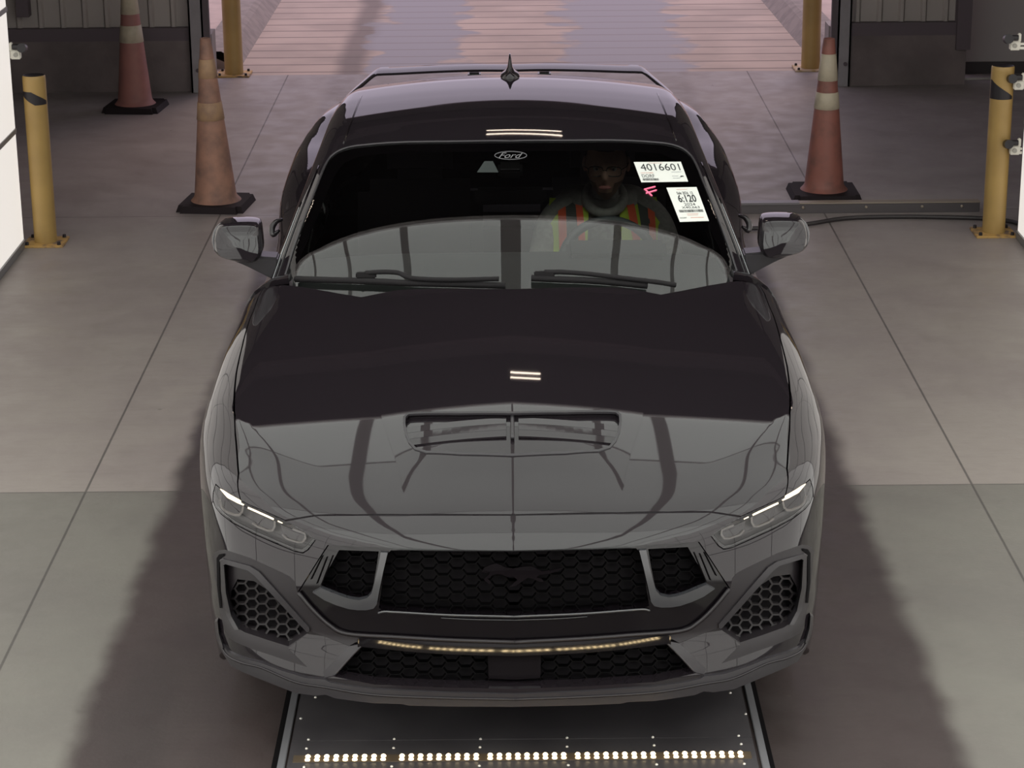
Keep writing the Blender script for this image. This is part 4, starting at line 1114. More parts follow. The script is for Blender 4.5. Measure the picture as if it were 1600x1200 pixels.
# ================================================================= THE PLACE
# ---- floor
def floor_material():
    m = bpy.data.materials.new('sealed_concrete'); m.use_nodes = True; nt = m.node_tree; b = nt.nodes['Principled BSDF']; Lk = nt.links.new
    N = nt.nodes.new
    tc = N('ShaderNodeTexCoord'); sp = N('ShaderNodeSeparateXYZ'); Lk(tc.outputs['Object'], sp.inputs[0])
    def math_(op, a, b_=None, c=None):
        n = N('ShaderNodeMath'); n.operation = op
        for i, v in enumerate((a, b_, c)):
            if v is None: continue
            if isinstance(v, (int, float)): n.inputs[i].default_value = v
            else: Lk(v, n.inputs[i])
        return n.outputs[0]
    def noise(scale, detail=6, vec=None, rough=.55):
        n = N('ShaderNodeTexNoise'); n.inputs['Scale'].default_value = scale; n.inputs['Detail'].default_value = detail; n.inputs['Roughness'].default_value = rough
        Lk(vec or tc.outputs['Object'], n.inputs['Vector']); return n.outputs['Fac']
    def rng(v, a, b_, c=0, d=1, smooth=True):
        n = N('ShaderNodeMapRange'); n.interpolation_type = 'SMOOTHSTEP' if smooth else 'LINEAR'
        for i, k in zip((1, 2, 3, 4), (a, b_, c, d)): n.inputs[i].default_value = k
        Lk(v, n.inputs[0]); return n.outputs[0]
    def mix(f, a, b_):
        n = N('ShaderNodeMix'); n.data_type = 'RGBA'
        Lk(f, n.inputs[0])
        for i, v in ((6, a), (7, b_)):
            if isinstance(v, tuple): n.inputs[i].default_value = (*v, 1)
            else: Lk(v, n.inputs[i])
        return n.outputs[2]
    mp = N('ShaderNodeMapping'); mp.inputs['Scale'].default_value = (1, .25, 1); Lk(tc.outputs['Object'], mp.inputs[0])
    mpb = N('ShaderNodeMapping'); mpb.inputs['Scale'].default_value = (.5, 2.6, 1); Lk(tc.outputs['Object'], mpb.inputs[0])
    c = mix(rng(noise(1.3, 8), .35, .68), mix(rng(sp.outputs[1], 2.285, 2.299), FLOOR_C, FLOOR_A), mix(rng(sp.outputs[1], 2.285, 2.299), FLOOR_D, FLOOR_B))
    c = mix(rng(noise(14, 6, mpb.outputs[0]), .45, .8, 0, .20), c, (0.17, 0.145, 0.13))
    c = mix(rng(sp.outputs[1], 5.2, 6.9, 0, .85), c, mix(rng(noise(1.7, 8), .35, .68), (0.345, 0.312, 0.312), (0.285, 0.252, 0.252)))  # colour lightened towards the back, standing in for stronger hall light
    # tyre-dirt band worn into the lane
    ax = math_('ABSOLUTE', sp.outputs[0])
    wob = math_('MULTIPLY', math_('SUBTRACT', noise(3.0, 7), .5), .12)
    edge = math_('ADD', ax, wob)
    fade = rng(sp.outputs[1], 4.5, 8.5, 1, .25)
    dirt = math_('MULTIPLY', rng(edge, 1.25, 1.34, 1, 0), fade)
    dirtcol = mix(rng(noise(2.2, 6, mp.outputs[0]), .35, .7), DIRT_A, DIRT_B)
    c = mix(math_('MULTIPLY', dirt, .96), c, dirtcol)
    # darker tyre tracks in the band
    tr = math_('ABSOLUTE', math_('SUBTRACT', ax, .98))
    trk = math_('MULTIPLY', rng(math_('ADD', tr, math_('MULTIPLY', math_('SUBTRACT', noise(8, 4, mp.outputs[0]), .5), .1)), .03, .13, .55, 0), rng(noise(5, 5, mp.outputs[0]), .35, .6))
    wv = N('ShaderNodeTexWave'); wv.wave_type = 'BANDS'; wv.bands_direction = 'Y'; wv.inputs['Scale'].default_value = 9; wv.inputs['Distortion'].default_value = 2.5; wv.inputs['Detail'].default_value = 3
    Lk(tc.outputs['Object'], wv.inputs['Vector'])
    trk = math_('MULTIPLY', trk, math_('ADD', math_('MULTIPLY', wv.outputs['Fac'], .5), .5))
    c = mix(math_('MULTIPLY', trk, dirt), c, (0.055, 0.043, 0.04))
    # dark specks
    vo = N('ShaderNodeTexVoronoi'); vo.inputs['Scale'].default_value = 2.3; Lk(tc.outputs['Object'], vo.inputs['Vector'])
    c = mix(rng(vo.outputs['Distance'], .012, .03, .6, 0), c, (0.09, 0.08, 0.07))
    # saw-cut joints
    jo = None
    for (comp, pos, w) in ((0, -1.62, .0035), (0, 1.74, .0035), (1, 2.292, .003), (1, 6.60, .003), (0, -4.9, .004), (0, 5.0, .004)):
        d = math_('ABSOLUTE', math_('SUBTRACT', sp.outputs[comp], pos)); k = rng(d, w * .8, w * 1.8, 1, 0)
        jo = k if jo is None else math_('MAXIMUM', jo, k)
    c = mix(math_('MULTIPLY', jo, .75), c, (0.05, 0.045, 0.042))
    Lk(c, b.inputs['Base Color'])
    Lk(rng(noise(6, 5), .3, .7, .42, .62), b.inputs['Roughness']); b.inputs['Specular IOR Level'].default_value = .35
    bp = N('ShaderNodeBump'); bp.inputs['Strength'].default_value = .12; bp.inputs['Distance'].default_value = .004
    Lk(noise(70, 4), bp.inputs['Height']); Lk(bp.outputs[0], b.inputs['Normal'])
    return m
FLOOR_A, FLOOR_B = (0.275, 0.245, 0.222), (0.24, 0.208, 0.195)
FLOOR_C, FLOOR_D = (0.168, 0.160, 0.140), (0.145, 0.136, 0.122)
DIRT_A, DIRT_B = (0.043, 0.030, 0.029), (0.032, 0.0235, 0.023)
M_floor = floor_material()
THR = 10.85
def struct(o, kind='structure'): o['kind'] = kind; return o
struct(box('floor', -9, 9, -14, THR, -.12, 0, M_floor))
# ---- outside ramp of grooved concrete
def ramp_material():
    m = bpy.data.materials.new('grooved_concrete'); m.use_nodes = True; nt = m.node_tree; b = nt.nodes['Principled BSDF']; Lk = nt.links.new; N = nt.nodes.new
    tc = N('ShaderNodeTexCoord'); sp = N('ShaderNodeSeparateXYZ'); Lk(tc.outputs['Object'], sp.inputs[0])
    def M2(op, a, b_):
        n = N('ShaderNodeMath'); n.operation = op
        for i, v in enumerate((a, b_)):
            if isinstance(v, (int, float)): n.inputs[i].default_value = v
            elif v is not None: Lk(v, n.inputs[i])
        return n.outputs[0]
    def rng(v, a, b_, c=0, d=1):
        n = N('ShaderNodeMapRange'); n.interpolation_type = 'SMOOTHSTEP'
        for i, k in zip((1, 2, 3, 4), (a, b_, c, d)): n.inputs[i].default_value = k
        Lk(v, n.inputs[0]); return n.outputs[0]
    def mix(f, a, b_):
        n = N('ShaderNodeMix'); n.data_type = 'RGBA'; Lk(f, n.inputs[0])
        for i, v in ((6, a), (7, b_)):
            if isinstance(v, tuple): n.inputs[i].default_value = (*v, 1)
            else: Lk(v, n.inputs[i])
        return n.outputs[2]
    def noise(s, d=6, vec=None):
        n = N('ShaderNodeTexNoise'); n.inputs['Scale'].default_value = s; n.inputs['Detail'].default_value = d; Lk(vec or tc.outputs['Object'], n.inputs['Vector']); return n.outputs['Fac']
    dry = mix(rng(noise(1.5), .35, .65), (0.53, 0.425, 0.37), (0.42, 0.34, 0.30))
    # wet film: two tracks left of and right of the centre
    x = sp.outputs[0]; wob = M2('MULTIPLY', M2('SUBTRACT', noise(2.4, 12), .5), .9)
    xe = M2('ADD', x, wob)
    t1 = M2('MULTIPLY', rng(xe, -1.12, -1.02), rng(xe, -.42, -.30, 1, 0))
    t2 = M2('MULTIPLY', rng(xe, .38, .50), rng(xe, 1.28, 1.42, 1, 0))
    wet = M2('MAXIMUM', t1, t2)
    st = rng(M2('ABSOLUTE', M2('SUBTRACT', M2('ADD', x, M2('MULTIPLY', M2('SUBTRACT', noise(2, 4), .5), .12)), -1.18), None), .03, .17, .75, 0)
    c = mix(wet, dry, (0.225, 0.21, 0.235)); c = mix(st, c, (0.13, 0.11, 0.11))
    fr = M2('FRACT', M2('DIVIDE', sp.outputs[1], .305), None)
    gr = rng(M2('ABSOLUTE', M2('SUBTRACT', fr, .5), None), .43, .475)
    c = mix(M2('MULTIPLY', gr, .85), c, (0.13, 0.10, 0.095))
    Lk(c, b.inputs['Base Color'])
    ro = N('ShaderNodeMapRange'); ro.inputs[3].default_value = .75; ro.inputs[4].default_value = .42; Lk(wet, ro.inputs[0]); Lk(ro.outputs[0], b.inputs['Roughness'])
    return m
M_ramp = ramp_material()
struct(box('ramp_floor', -9, 9, THR, 40, -.14, -.004, M_ramp))
bpy.data.objects['ramp_floor'].name = 'floor_outside'
M_apron = mat('pale_concrete', (0.60, 0.48, 0.44), 0.8, noise=(5, (0.50, 0.40, 0.37), .4, .7))
M_curb = mat('curb_concrete', (0.33, 0.285, 0.27), 0.85, noise=(9, (0.25, 0.22, 0.21), .4, .65))
# curbs beside the ramp with raised pavement behind them
def curb(x0, y0, x1, y1, s, name, label):
    # foot line from (x0,y0) to (x1,y1); rises away from the lane
    d = Vector((x1 - x0, y1 - y0, 0)).normalized(); nrm = Vector((d.y, -d.x, 0)) * s
    prof = [(0, -.01), (.10, .10), (.14, .125), (.30, .13)]
    V = []; F = []; n = 12
    for i in range(n + 1):
        p = Vector((x0, y0, 0)).lerp(Vector((x1, y1, 0)), i / n)
        for a, h in prof: q = p + nrm * a; V.append((q.x, q.y, h))
    for i in range(n):
        for j in range(3): F.append((i * 4 + j, i * 4 + j + 1, i * 4 + 5 + j, i * 4 + 4 + j))
    k = len(V); V += [(a, b, -.05) for a, b, c in V]
    F += [(0, 1, 2, 3)[::-1] if False else (0, 3, k + 3, k)]
    return mkobj(name, V, F, M_curb, smooth=False), prof
o, _ = curb(-2.00, 11.15, -1.98, 34, -1, 'curb', ''); tag(o, 'concrete curb along the left side of the grooved ramp outside', 'curb', 'curbs beside the ramp')
o, _ = curb(2.27, 11.15, 1.72, 34, 1, 'curb', ''); tag(o, 'concrete curb along the right side of the grooved ramp outside', 'curb', 'curbs beside the ramp')
box('pavement', -9, -2.28, 11.0, 34, -.02, .12, M_apron); struct(bpy.data.objects['pavement']).name = 'floor_pavement_left'
V = [(2.56, 11.0, .12), (9, 11.0, .12), (9, 34, .12), (2.0, 34, .12), (2.56, 11.0, -.02), (9, 11.0, -.02)]
struct(mkobj('floor_pavement_right', V, [(0, 1, 2, 3), (4, 5, 1, 0)], M_apron, smooth=False))

# ---- walls
M_corr = mat('corrugated_steel', (0.42, 0.38, 0.36), 0.5)
M_base = mat('stained_block', (0.20, 0.165, 0.165), 0.85, noise=(3, (0.13, 0.108, 0.108), .35, .65), bump=(25, .4))
M_steel = mat('grey_steel', (0.31, 0.29, 0.31), 0.5, noise=(6, (0.26, 0.245, 0.26), .4, .7))
M_darksteel = mat('dark_purlin', (0.12, 0.095, 0.11), 0.6)
M_greywall = mat('grey_panel_wall', (0.42, 0.39, 0.385), 0.6)
M_ceiling = mat('dark_ceiling', (0.035, 0.031, 0.035), 0.9)
def corrugated(name, x0, x1, y, z0, z1, pitch=.155, d=.022):
    V = []; F = []; x = x0; k = 0; pts = []
    while x < x1:
        for (a, b) in ((0, 0), (.70, 0), (.78, 1), (.92, 1)):
            xx = x + a * pitch
            if xx <= x1: pts.append((xx, y - b * d))
        x += pitch
    pts.append((x1, y))
    for (a, b) in pts: V += [(a, b, z0), (a, b, z1), (a, b + .06, z0)]
    for i in range(len(pts) - 1): F += [(i * 3, i * 3 + 3, i * 3 + 4, i * 3 + 1), (i * 3, i * 3 + 2, i * 3 + 5, i * 3 + 3)]
    return mkobj(name, V, F, M_corr, smooth=False)
WY_ = 10.25
zt = at(200, 42, Y=WY_).z
struct(box('wall_left_base', -9, -2.16, WY_ - .0, WY_ + .25, 0, zt - .15, M_base)); bpy.data.objects['wall_left_base'].name = 'wall_back_left_base'
struct(corrugated('wall_back_left', -9, -2.16, WY_ + .06, zt - .10, 5.0))
struct(box('trim_1', -9, -2.16, WY_ - .005, WY_ + .06, zt - .10, zt - .01, M_darksteel))
struct(box('trim_2', -9, -2.16, WY_ - .002, WY_ + .10, zt - .17, zt - .09, M_base))
zr = at(1400, 33, Y=WY_).z
struct(box('wall_back_right_base', 2.32, 3.22, WY_, WY_ + .25, 0, zr - .15, M_base))
struct(corrugated('wall_back_right', 2.32, 3.16, WY_ + .06, zr - .10, 5.0))
struct(box('trim_3', 2.32, 3.20, WY_ - .005, WY_ + .06, zr - .10, zr - .01, M_darksteel))
struct(box('trim_4', 2.32, 3.20, WY_ - .002, WY_ + .10, zr - .17, zr - .09, M_base))
struct(box('trim_5', 3.14, 3.24, WY_ - .04, WY_ + .12, zr - .2, 5.0, M_darksteel))
gx = at(1478, 115, Z=0)
struct(box('wall_back_right_panel', 3.24, 9, gx.y, gx.y + .12, .02, 5.0, M_greywall))
M_kick = mat('dark_kick_strip', (0.05, 0.043, 0.045), 0.6)
struct(box('baseboard_right', 3.24, 9, gx.y - .02, gx.y, .0, .085, M_kick))
o = tube('conduit_pipe', [tuple(at(1478, 124, Z=.03)), tuple(at(1560, 123, Z=.03))], .010, mat('pale_pipe', (0.42, 0.40, 0.38), .4))
tag(o, 'thin pale pipe lying along the foot of the grey wall, right', 'pipe')
# left background stanchion column between wall panels
struct(box('trim_6', at(33, 60, Y=WY_).x, at(52, 60, Y=WY_).x, WY_ - .10, WY_, 0.55, 5.0, M_darksteel))
struct(box('wall_left', -9.1, -9, -14, 11.3, 0, 5.0, M_base)); struct(box('wall_right', 9, 9.1, -14, 11.3, 0, 5.0, M_base))
struct(box('wall_front', -9.1, 9.1, -14.1, -14, 0, 5.0, M_greywall))
struct(box('ceiling', -9.1, 9.1, -14.1, 11.0, 5.0, 5.1, M_ceiling))
struct(box('wall_back_header', -2.4, 2.5, WY_, WY_ + .2, 4.25, 5.0, M_darksteel))
for k, y in enumerate((-9, -5, -1, 4.3, 7.6)):
    struct(box('trim_%d' % (7 + k), -9, 9, y - .08, y + .08, 4.7, 5.0, M_darksteel))
# door-frame posts
def post(name, u0, u1, vb, label):
    a = at(u0, vb, Z=0); b = at(u1, vb, Z=0); x0, x1 = a.x, b.x; y = (a.y + b.y) / 2
    r = thing(name, ((x0 + x1) / 2, y, 0), label, 'steel post', 'steel posts framing the doorway')
    bm = bmesh.new(); w = x1 - x0
    add_box(bm, x0, x1, y, y + .012, 0, 4.6); add_box(bm, x0, x0 + .012, y - .0, y + .045, 0, 4.6); add_box(bm, x1 - .012, x1, y, y + .045, 0, 4.6); add_box(bm, x0, x1, y + .035, y + .046, 0, 4.6)
    from_bm('column', bm, M_steel, r)
    inner = x1 if x0 < 0 else x0
    s = 1 if x0 < 0 else -1
    # door track beside the column
    bm = bmesh.new(); add_box(bm, min(inner, inner + s * .03), max(inner, inner + s * .03), y + .01, y + .045, .12, 4.4); add_box(bm, min(inner + s * .03, inner + s * .045), max(inner + s * .03, inner + s * .045), y + .005, y + .045, .30, 4.4)
    from_bm('door_track', bm, M_darksteel, r)
    bm = bmesh.new(); bmesh.ops.create_cone(bm, cap_ends=True, segments=8, radius1=.014, radius2=.014, depth=.02, matrix=Matrix.Translation((x1 - .035 if x0 > 0 else x1 - .05, y - .008, .16)) @ Matrix.Rotation(math.pi / 2, 4, 'X'))
    from_bm('bolt', bm, M_darksteel, r)
    return r
post('steel_post', 300, 322, 145, 'grey steel column left of the open doorway')
post('steel_post', 1306, 1327, 135, 'grey steel column right of the open doorway')
# grey angle guards outside, beside the columns
M_guard = mat('galvanised_sheet', (0.30, 0.27, 0.27), 0.5)
for (u0, u1, vb, vt, lab) in ((327, 342, 125, 42, 'low grey guard plate beside the left doorway column'), (1284, 1296, 115, 30, 'low grey guard plate beside the right doorway column')):
    a = at(u0, vb, Z=0); b = at(u1, vb, Z=0); h = at((u0 + u1) / 2, vt, Y=a.y).z
    a.y -= .28; V = [(a.x, a.y, 0), (b.x, a.y, 0), (b.x, a.y, h * (.93 if a.x > 0 else 1)), (a.x, a.y, h * (1 if a.x > 0 else .8)), (a.x, a.y + .2, 0), (b.x, a.y + .2, 0), (b.x, a.y + .2, h), (a.x, a.y + .2, h)]
    o = mkobj('guard_plate', V, [(0, 1, 2, 3), (4, 7, 6, 5), (0, 4, 5, 1), (3, 2, 6, 7), (0, 3, 7, 4), (1, 5, 6, 2)], M_guard, smooth=False); tag(o, lab, 'guard plate')

# ---- bollards
M_yellow = mat('yellow_paint', (0.42, 0.275, 0.09), 0.45, noise=(5, (0.34, 0.22, 0.075), .35, .7))
M_blacktape = mat('black_tape', (0.015, 0.012, 0.015), 0.5)
M_yelplate = mat('worn_yellow_plate', (0.50, 0.31, 0.10), 0.6, noise=(22, (0.16, 0.11, 0.08), .50, .66))
def bollard(u, v, h, r, label, band, slant, plate_m=None, group='yellow bollards'):
    c = at(u, v, Z=0)
    root = thing('bollard', tuple(c), label, 'bollard', group)
    V, F = lathe_vf([(r, .012), (r, h - .02), (r * .985, h - .006), (r * .93, h)], c.x, c.y, 36)
    mkobj('pipe', V, F, M_yellow, root)
    V, F = lathe_vf([(r * .93, h), (r * .86, h - .004), (0.001, h - .008)], c.x, c.y, 36)
    mkobj('cap', V, F, M_blacktape, root)
    s = r * 1.9
    bm = bmesh.new(); add_box(bm, c.x - s * .95, c.x + s * .95, c.y - s * .9, c.y + s * .9, 0, .012, .002); bp = from_bm('base_plate', bm, plate_m or M_yelplate, root)
    for sx in (-1, 1):
        for sy in (-1, 1):
            bm = bmesh.new(); bmesh.ops.create_cone(bm, cap_ends=True, segments=6, radius1=.011, radius2=.009, depth=.016, matrix=Matrix.Translation((c.x + sx * s * .74, c.y + sy * s * .70, .020)))
            from_bm('anchor_bolt', bm, M_blacktape, bp)
    if band:
        z0, z1 = band; V = []; F = []; n = 40
        for i in range(n + 1):
            t = slant[0] + (slant[1] - slant[0]) * i / n; f = i / n
            zt_ = z1 - (z1 - z0) * max(0, (f - slant[2])) / (1 - slant[2]) * slant[3]; zb = z0 + (z1 - z0) * max(0, 1 - f / slant[4]) * slant[5] if slant[4] else z0
            V += [(c.x + (r + .0012) * math.sin(t), c.y - (r + .0012) * math.cos(t), zt_), (c.x + (r + .0012) * math.sin(t), c.y - (r + .0012) * math.cos(t), zb)]
        for i in range(n): F.append((2 * i, 2 * i + 1, 2 * i + 3, 2 * i + 2))
        mkobj('tape_band', V, F, M_blacktape, root, smooth=False)
    return root
bollard(72, 380, .905, .060, 'yellow bollard with a black tape patch beside the left light wall', (.755, .825), (-1.35, 1.35, .45, .75, .55, .75))
bollard(1552, 365, .905, .060, 'yellow bollard with a black tape patch beside the right light wall', (.735, .835), (-1.5, .9, .12, .85, 0, 0))
M_whiteplate = mat('peeling_plate', (0.55, 0.42, 0.30), 0.6, noise=(16, (0.40, 0.28, 0.12), .45, .6))
bollard(366, 117, .95, .068, 'yellow bollard outside the doorway on the left, by the ramp', None, None, None)
bollard(1266, 108, .95, .068, 'yellow bollard outside the doorway on the right, on a peeling base plate', None, None, M_whiteplate)

# ---- traffic cones
M_coneO = mat('cone_orange', (0.27, 0.10, 0.078), 0.55, noise=(9, (0.15, 0.07, 0.058), .45, .72))
M_coneOld = mat('cone_orange_faded', (0.36, 0.19, 0.135), 0.65, noise=(9, (0.16, 0.095, 0.08), .40, .70))
M_coneR = mat('cone_orange_dim', (0.33, 0.14, 0.12), 0.6, noise=(8, (0.25, 0.11, 0.10), .4, .7))
M_reflW = mat('reflective_collar', (0.47, 0.41, 0.31), 0.5, noise=(14, (0.36, 0.31, 0.235), .45, .7))
M_reflDirty = mat('dirty_collar', (0.40, 0.25, 0.145), 0.6, noise=(12, (0.26, 0.16, 0.11), .42, .68))
M_coneBase = mat('cone_base_rubber', (0.016, 0.011, 0.013), 0.75, spec=.2)
def cone(u, v, h, rb, rt, bw, m, collars, cm, label, rot=0.0, tip=True, tilt=0.0):
    c = at(u, v, Z=0)
    root = thing('traffic_cone', tuple(c), label, 'traffic cone', 'traffic cones')
    R = lambda z: rb + (rt - rb) * (z / h)
    prof = [(R(0) + .02, .035), (R(.03) + .004, .055)] + [(R(z), z) for z in np.linspace(.07, h, 16)] + [(R(h) * .8, h + .001), (R(h) * .75, h - .03)]
    V, F = lathe_vf(prof, 0, 0, 40)
    bm = bmesh.new(); add_box(bm, -bw / 2, bw / 2, -bw / 2, bw / 2, .0, .038)
    es = [e for e in bm.edges if abs(e.verts[0].co.z - e.verts[1].co.z) > .01]; bmesh.ops.bevel(bm, geom=es, offset=.03, segments=2, affect='EDGES')
    for vv in bm.verts:
        if vv.co.z > .03: vv.co.x *= .93; vv.co.y *= .93
    T = Matrix.Translation(c) @ Matrix.Rotation(rot, 4, 'Z')
    bmesh.ops.transform(bm, verts=bm.verts, matrix=T); from_bm('base', bm, M_coneBase, root)
    T2 = T @ Matrix.Rotation(tilt, 4, 'Y')
    mkobj('cone_body', [tuple(T2 @ Vector(a)) for a in V], F, m, root)
    for z0, z1 in collars:
        V, F = lathe_vf([(R(z0) + .0005, z0), (R(z0) + .003, z0 + .002), (R(z1) + .003, z1 - .002), (R(z1) + .0005, z1)], 0, 0, 40)
        mkobj('reflective_collar', [tuple(T2 @ Vector(a)) for a in V], F, cm, root)
    return root
cone(1287, 305, .90, .118, .032, .395, M_coneO, [(.44, .535), (.60, .745)][0:1] + [(.600, .83)][:1] and [(.505, .600), (.665, .815)], M_reflW, 'bright orange traffic cone with two white bands, right of the lane', .0)
cone(338, 322, .955, .125, .030, .385, M_coneOld, [(.735, .84), (.50, .60)], M_reflDirty, 'worn dirty traffic cone with grimy bands, left of the lane near the car mirror', -.12, tilt=-.015)
cone(212, 170, .95, .122, .034, .39, M_coneR, [(.46, .575), (.65, .84)], M_reflW, 'dim red-orange traffic cone with pale bands against the back wall, left', -.1)

# ---- rail and cable on the floor, right
M_rail = mat('rail_steel', (0.085, 0.075, 0.08), 0.45); M_railtop = mat('rail_edge', (0.28, 0.235, 0.19), 0.5)
ra = at(1150, 334, Z=0); rb_ = at(1537, 332, Z=0)
rail = thing('floor_rail', (ra.x, ra.y, 0), 'low steel channel bolted across the floor from the car to the right bollard', 'floor rail')
ym = (ra.y + rb_.y) / 2
box('channel', 1.20, 2.60, ym, ym + .05, 0, .055, M_rail, rail, .003)
box('top_edge', 1.58, 2.60, ym - .004, ym + .054, .055, .062, M_railtop, rail)
box('joint_plate', 1.20, 1.60, ym - .006, ym + .058, .052, .064, mat('joint_plate_steel', (0.16, 0.15, 0.16), .4), rail)
for x in (1.62, 1.97, 2.28, 2.50):
    bm = bmesh.new(); bmesh.ops.create_uvsphere(bm, u_segments=10, v_segments=6, radius=.009); bmesh.ops.translate(bm, verts=bm.verts, vec=(x, ym - .003, .035)); from_bm('bolt', bm, M_railtop, rail, smooth=True)
q = [(1130, 357), (1200, 356), (1262, 350), (1320, 341), (1400, 338.5), (1480, 339.5), (1530, 341), (1575, 345), (1600, 352), (1640, 362)]
cb = tube('cable', [tuple(at(u, v, Z=.014)) for u, v in [tuple(p) for p in cr(q, 4)]], .012, mat('black_cable', (0.03, 0.026, 0.028), .5))
tag(cb, 'black cable curving over the floor in front of the low steel rail', 'cable')

# ---- scanner plate and LED bar in the floor under the nose
M_plate = mat('scanner_steel', (0.075, 0.070, 0.074), 0.5, noise=(3, (0.045, 0.041, 0.045), .35, .65))
M_trench = mat('trench_edge', (0.16, 0.16, 0.17), 0.4)
pl = thing('scanner_plate', (.02, .5, 0), 'dark steel cover plates set in the floor in front of the car', 'floor plate')
sy = at(800, 1158, Z=0).y
yb = [-.75, sy - .003, sy + .003, 1.25, 1.256, 2.2]
for a, b in ((-.75, sy - .002), (sy + .002, 1.25), (1.255, 2.2)):
    box('cover_plate', -.655, .695, a, b, .0, .006, M_plate, pl, .001)
for x in (-.683, .705): box('edge_rail', x, x + .022, -.75, 2.2, 0, .008, M_trench, pl, .002)
box('trench_gap', -.70, -.683, -.75, 2.2, 0, .0015, M_void, pl); box('trench_gap', .727, .742, -.75, 2.2, 0, .0015, M_void, pl)
M_screw = mat('bright_screw', (0.75, 0.73, 0.68), .3, metal=.4)
for (u, v) in [(482, 1156), (479, 1170), (616, 1155), (615, 1169), (751, 1155), (750, 1168), (886, 1153), (886, 1167), (1020, 1152), (1022, 1165), (1154, 1150), (1158, 1163), (470, 1123), (493, 1090), (1165, 1116), (1141, 1083), (475, 1199), (612, 1198), (749, 1197), (888, 1196), (1026, 1195), (1163, 1194)]:
    p = at(u, v, Z=.006)
    bm = bmesh.new(); bmesh.ops.create_uvsphere(bm, u_segments=8, v_segments=6, radius=.0045); bmesh.ops.translate(bm, verts=bm.verts, vec=p); from_bm('screw', bm, M_screw, pl, smooth=True)
yl = at(820, 1183.5, Z=.006).y
M_dot = mat('led_warm', (1, .85, .6), .4, emit=(1.0, 0.76, 0.42), es=9.0)
M_chan = mat('led_channel', (0.10, 0.075, 0.05), .4)
bm = bmesh.new(); bmesh.ops.create_uvsphere(bm, u_segments=12, v_segments=8, radius=.0075)
for v in bm.verts: v.co.z = max(v.co.z, 0) * .8
dot = bpy.data.meshes.new('led'); bm.to_mesh(dot); bm.free(); dot.materials.append(M_dot)
def light_bar(y, label, bright=False):
    global dot
    if bright: dot = dot.copy(); dot.materials[0] = mat('led_warm_added', (1, .85, .6), .4, emit=(1.0, 0.76, 0.42), es=34.0)  # stronger glow for the added, unseen bar
    lb = thing('led_light_bar', (.02, y, .006), label, 'light bar')
    box('channel', -.64, .68, y - .020, y + .020, .006, .009, M_chan, lb)
    for (u0, u1) in ((481, 599), (628, 744), (766, 881), (903, 1021), (1042, 1158)):
        for i in range(9):
            for dy in (-.0105, .0105):
                p = at(u0 + (u1 - u0) * i / 8, 1183.5, Z=.009)
                o = bpy.data.objects.new('led', dot); C.objects.link(o); o.parent = lb; o.location = Vector((p.x, y + dy, .009)) - Vector((.02, y, .006))
light_bar(yl, 'long recessed bar of paired warm white LEDs glowing in the floor plate')
light_bar(-.52, 'added LED bar, out of view nearer the viewer, mirrored as dots in the bumper lip', True)  # added bar, unseen, brighter so its dots show mirrored in the bumper lip

# ---- light tunnel: glowing walls left and right, glowing canopy overhead
M_pan = [mat('light_panel', (0.35, 0.35, 0.35), .6, emit=(1.0, 0.935, 0.865), es=PANEL_L[0]), mat('light_panel_bright', (0.35, 0.35, 0.35), .6, emit=(1.0, 0.965, 0.92), es=PANEL_L[1])]
M_can = [mat('canopy_panel', (0.8, 0.8, 0.8), .6, emit=(0.96, 1.0, 0.95), es=e) for e in CANOPY_L]
M_alu = mat('aluminium_frame', (0.20, 0.20, 0.20), .45)
M_seam = mat('seam_strip', (0.80, 0.76, 0.77), .8, spec=.1)
YE = at(38, 385, Z=0).y
def light_wall(name, x, s, label):
    r = thing(name, (x, 0, 0), label, 'light panel', 'light walls of the tunnel')
    box('diffuser', min(x, x - s * .05), max(x, x - s * .05) , -9, YE, .05, 3.45, M_pan, r) if False else None
    k = s * .05
    for ya, yb_, mm_ in ((2.2, YE, M_pan[0]), (-9, 2.2, M_pan[1])):
        box('diffuser', min(x, x + k), max(x, x + k), ya, yb_, .04, 3.45, mm_, r)
    box('bottom_rail', x - .01, x + .06 if s > 0 else x + .01, -9, YE, 0, .04, M_alu, r) if s > 0 else box('bottom_rail', x - .06, x + .01, -9, YE, 0, .04, M_alu, r)
    for z in (.625, 1.26, 1.90, 2.55):
        box('seam', x - .006 if s > 0 else x - .0, x + .0 if s > 0 else x + .006, -9, YE, z - .013, z + .013, M_alu, r)
    for y in np.arange(YE - 1.25, -9, -1.25):
        box('seam', x - .004 if s > 0 else x, x if s > 0 else x + .004, y - .008, y + .008, .04, 3.4, M_alu, r)
    return r
light_wall('light_wall', at(38, 385, Z=0).x, -1, 'glowing white light wall at the left edge of the photo')
light_wall('light_wall', at(1590, 372, Z=0).x, 1, 'glowing white light wall at the right edge of the photo')
XL, XR = at(38, 385, Z=0).x, at(1590, 372, Z=0).x
CZ, CY = 3.45, 3.5
can = thing('light_canopy', (0, 0, CZ), 'glowing canopy of light panels over the lane, seen mirrored in the hood and windshield', 'light panel')
for (ya, yb_, mm_) in ((2.55, CY, M_can[0]), (.6, 2.55, M_can[1]), (-1.4, .6, M_can[2]), (-9, -1.4, M_can[3])):
    box('diffuser', XL, XR, ya, yb_, CZ, CZ + .04, mm_, can)
for x, w in ((0.0, .145), (-.85, .075), (.85, .075), (-1.55, .055), (1.55, .055), (-2.15, .04), (2.15, .04)):
    box('beam', x - w / 2, x + w / 2, -9, CY, CZ - .012, CZ, M_seam, can)
for y in (2.55, .6, -1.4):
    box('cross_seam', XL, XR, y - .012, y + .012, CZ - .010, CZ - .001, M_seam, can)
box('end_rail', XL, XR, CY, CY + .05, CZ - .04, CZ + .06, M_seam, can)
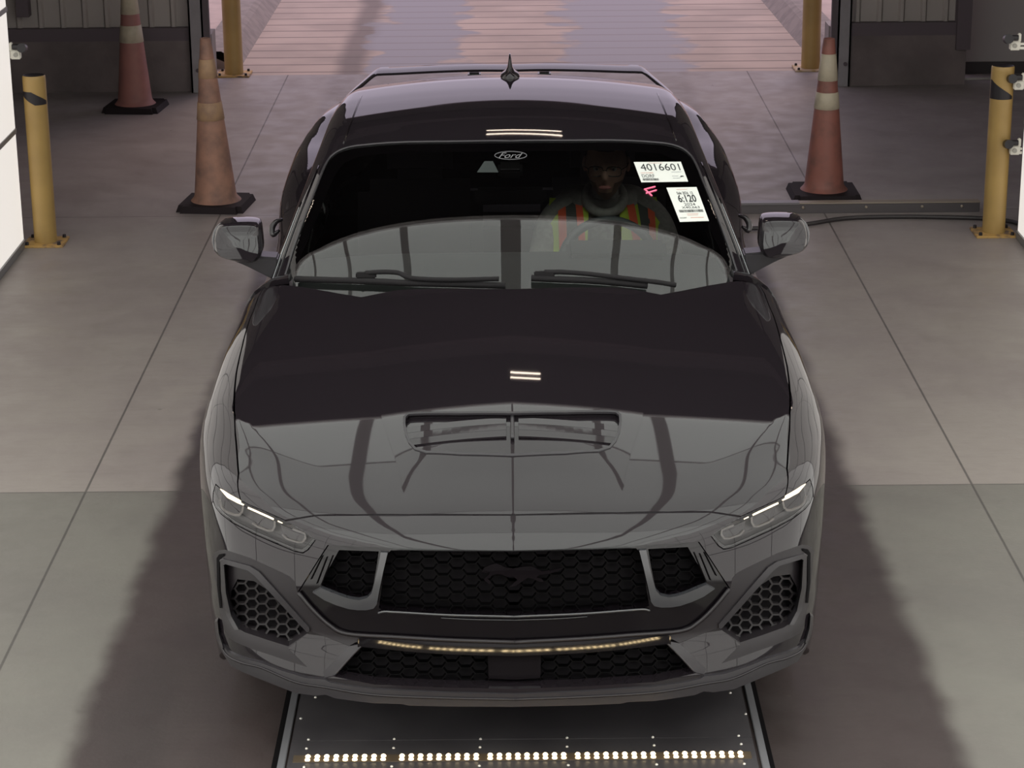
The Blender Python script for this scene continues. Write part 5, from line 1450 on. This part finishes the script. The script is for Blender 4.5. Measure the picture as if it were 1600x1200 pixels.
# ceiling tube lamps behind the canopy
M_tube = mat('lamp_tube', (1, 1, 1), .4, emit=(1.0, 0.82, 0.66), es=14.0)
def ceiling_lamp(x, y, l, label):
    r = thing('ceiling_lamp', (x, y, 4.66), label, 'lamp', 'tube lamps under the dark ceiling')
    box('housing', x - l / 2, x + l / 2, y - .14, y + .14, 4.60, 4.66, M_darksteel, r)
    for d in (-.10, .10): tube('tube', [(x - l / 2, y + d, 4.585), (x + l / 2, y + d, 4.585)], .016, M_tube, r)
ceiling_lamp(.14, 6.1, .72, 'two-tube ceiling lamp over the lane, mirrored in the hood')
ceiling_lamp(-3.3, 5.9, .9, 'two-tube ceiling lamp over the left side of the hall')
ceiling_lamp(3.4, 5.9, .9, 'two-tube ceiling lamp over the right side of the hall')

# ---- small cameras on brackets at the light walls' far edges
M_white = mat('white_bracket', (0.70, 0.68, 0.60), .5); M_cam = mat('camera_black', (0.012, 0.01, 0.013), .35)
def inspect_cam(u, v, s, label):
    y = YE + .02; p = at(u, v, Y=y); sc = .0034
    r = thing('inspection_camera', tuple(p), label, 'camera', 'inspection cameras on the light walls')
    x, z = p.x, p.z
    bm = bmesh.new(); bmesh.ops.create_cone(bm, cap_ends=True, segments=20, radius1=.024, radius2=.024, depth=.05, matrix=Matrix.Translation((x - s * .0, y - .02, z)) @ Matrix.Rotation(math.radians(80), 4, 'X'))
    b = from_bm('lens_barrel', bm, M_cam, r, smooth=True, angle=40)
    bm = bmesh.new(); bmesh.ops.create_cone(bm, cap_ends=True, segments=16, radius1=.014, radius2=.014, depth=.05, matrix=Matrix.Translation((x + s * .03, y - .005, z + .004)) @ Matrix.Rotation(math.radians(90), 4, 'Y'))
    from_bm('camera_body', bm, M_cam, r, smooth=True, angle=40)
    bm = bmesh.new()
    xa, xb = sorted((x + s * .016, x + s * .070)); add_box(bm, xa, xb, y - .005, y + .03, z - .062, z - .014, .005)
    xa, xb = sorted((x + s * .055, x + s * .072)); add_box(bm, xa, xb, y - .003, y + .02, z - .02, z + .025, .004)
    br = from_bm('bracket', bm, M_white, r)
    xa, xb = sorted((x + s * .068, abs(XL if s < 0 else XR) * s)); 
    box('arm', xa, xb + .001, y, y + .012, z - .058, z - .044, M_white, r); box('arm', xa, xb + .001, y, y + .012, z - .036, z - .024, M_white, r)
    bm = bmesh.new(); bmesh.ops.create_cone(bm, cap_ends=True, segments=14, radius1=.012, radius2=.012, depth=.006, matrix=Matrix.Translation((x + s * .040, y - .007, z - .038)) @ Matrix.Rotation(math.pi / 2, 4, 'X')); from_bm('thumb_screw', bm, mat('bracket_grey', (0.35, .34, .3), .5) if 'bracket_grey' not in MATS else MATS['bracket_grey'], br)
    return r
inspect_cam(1574, 60, 1, 'small black camera on a white bracket, highest of three on the right')
inspect_cam(1580, 122, 1, 'small black camera on a white bracket, middle of three on the right')
inspect_cam(1574, 224, 1, 'small black camera on a white bracket, lowest of three on the right')
inspect_cam(36, 74, -1, 'small black camera on a white bracket at the left light wall')
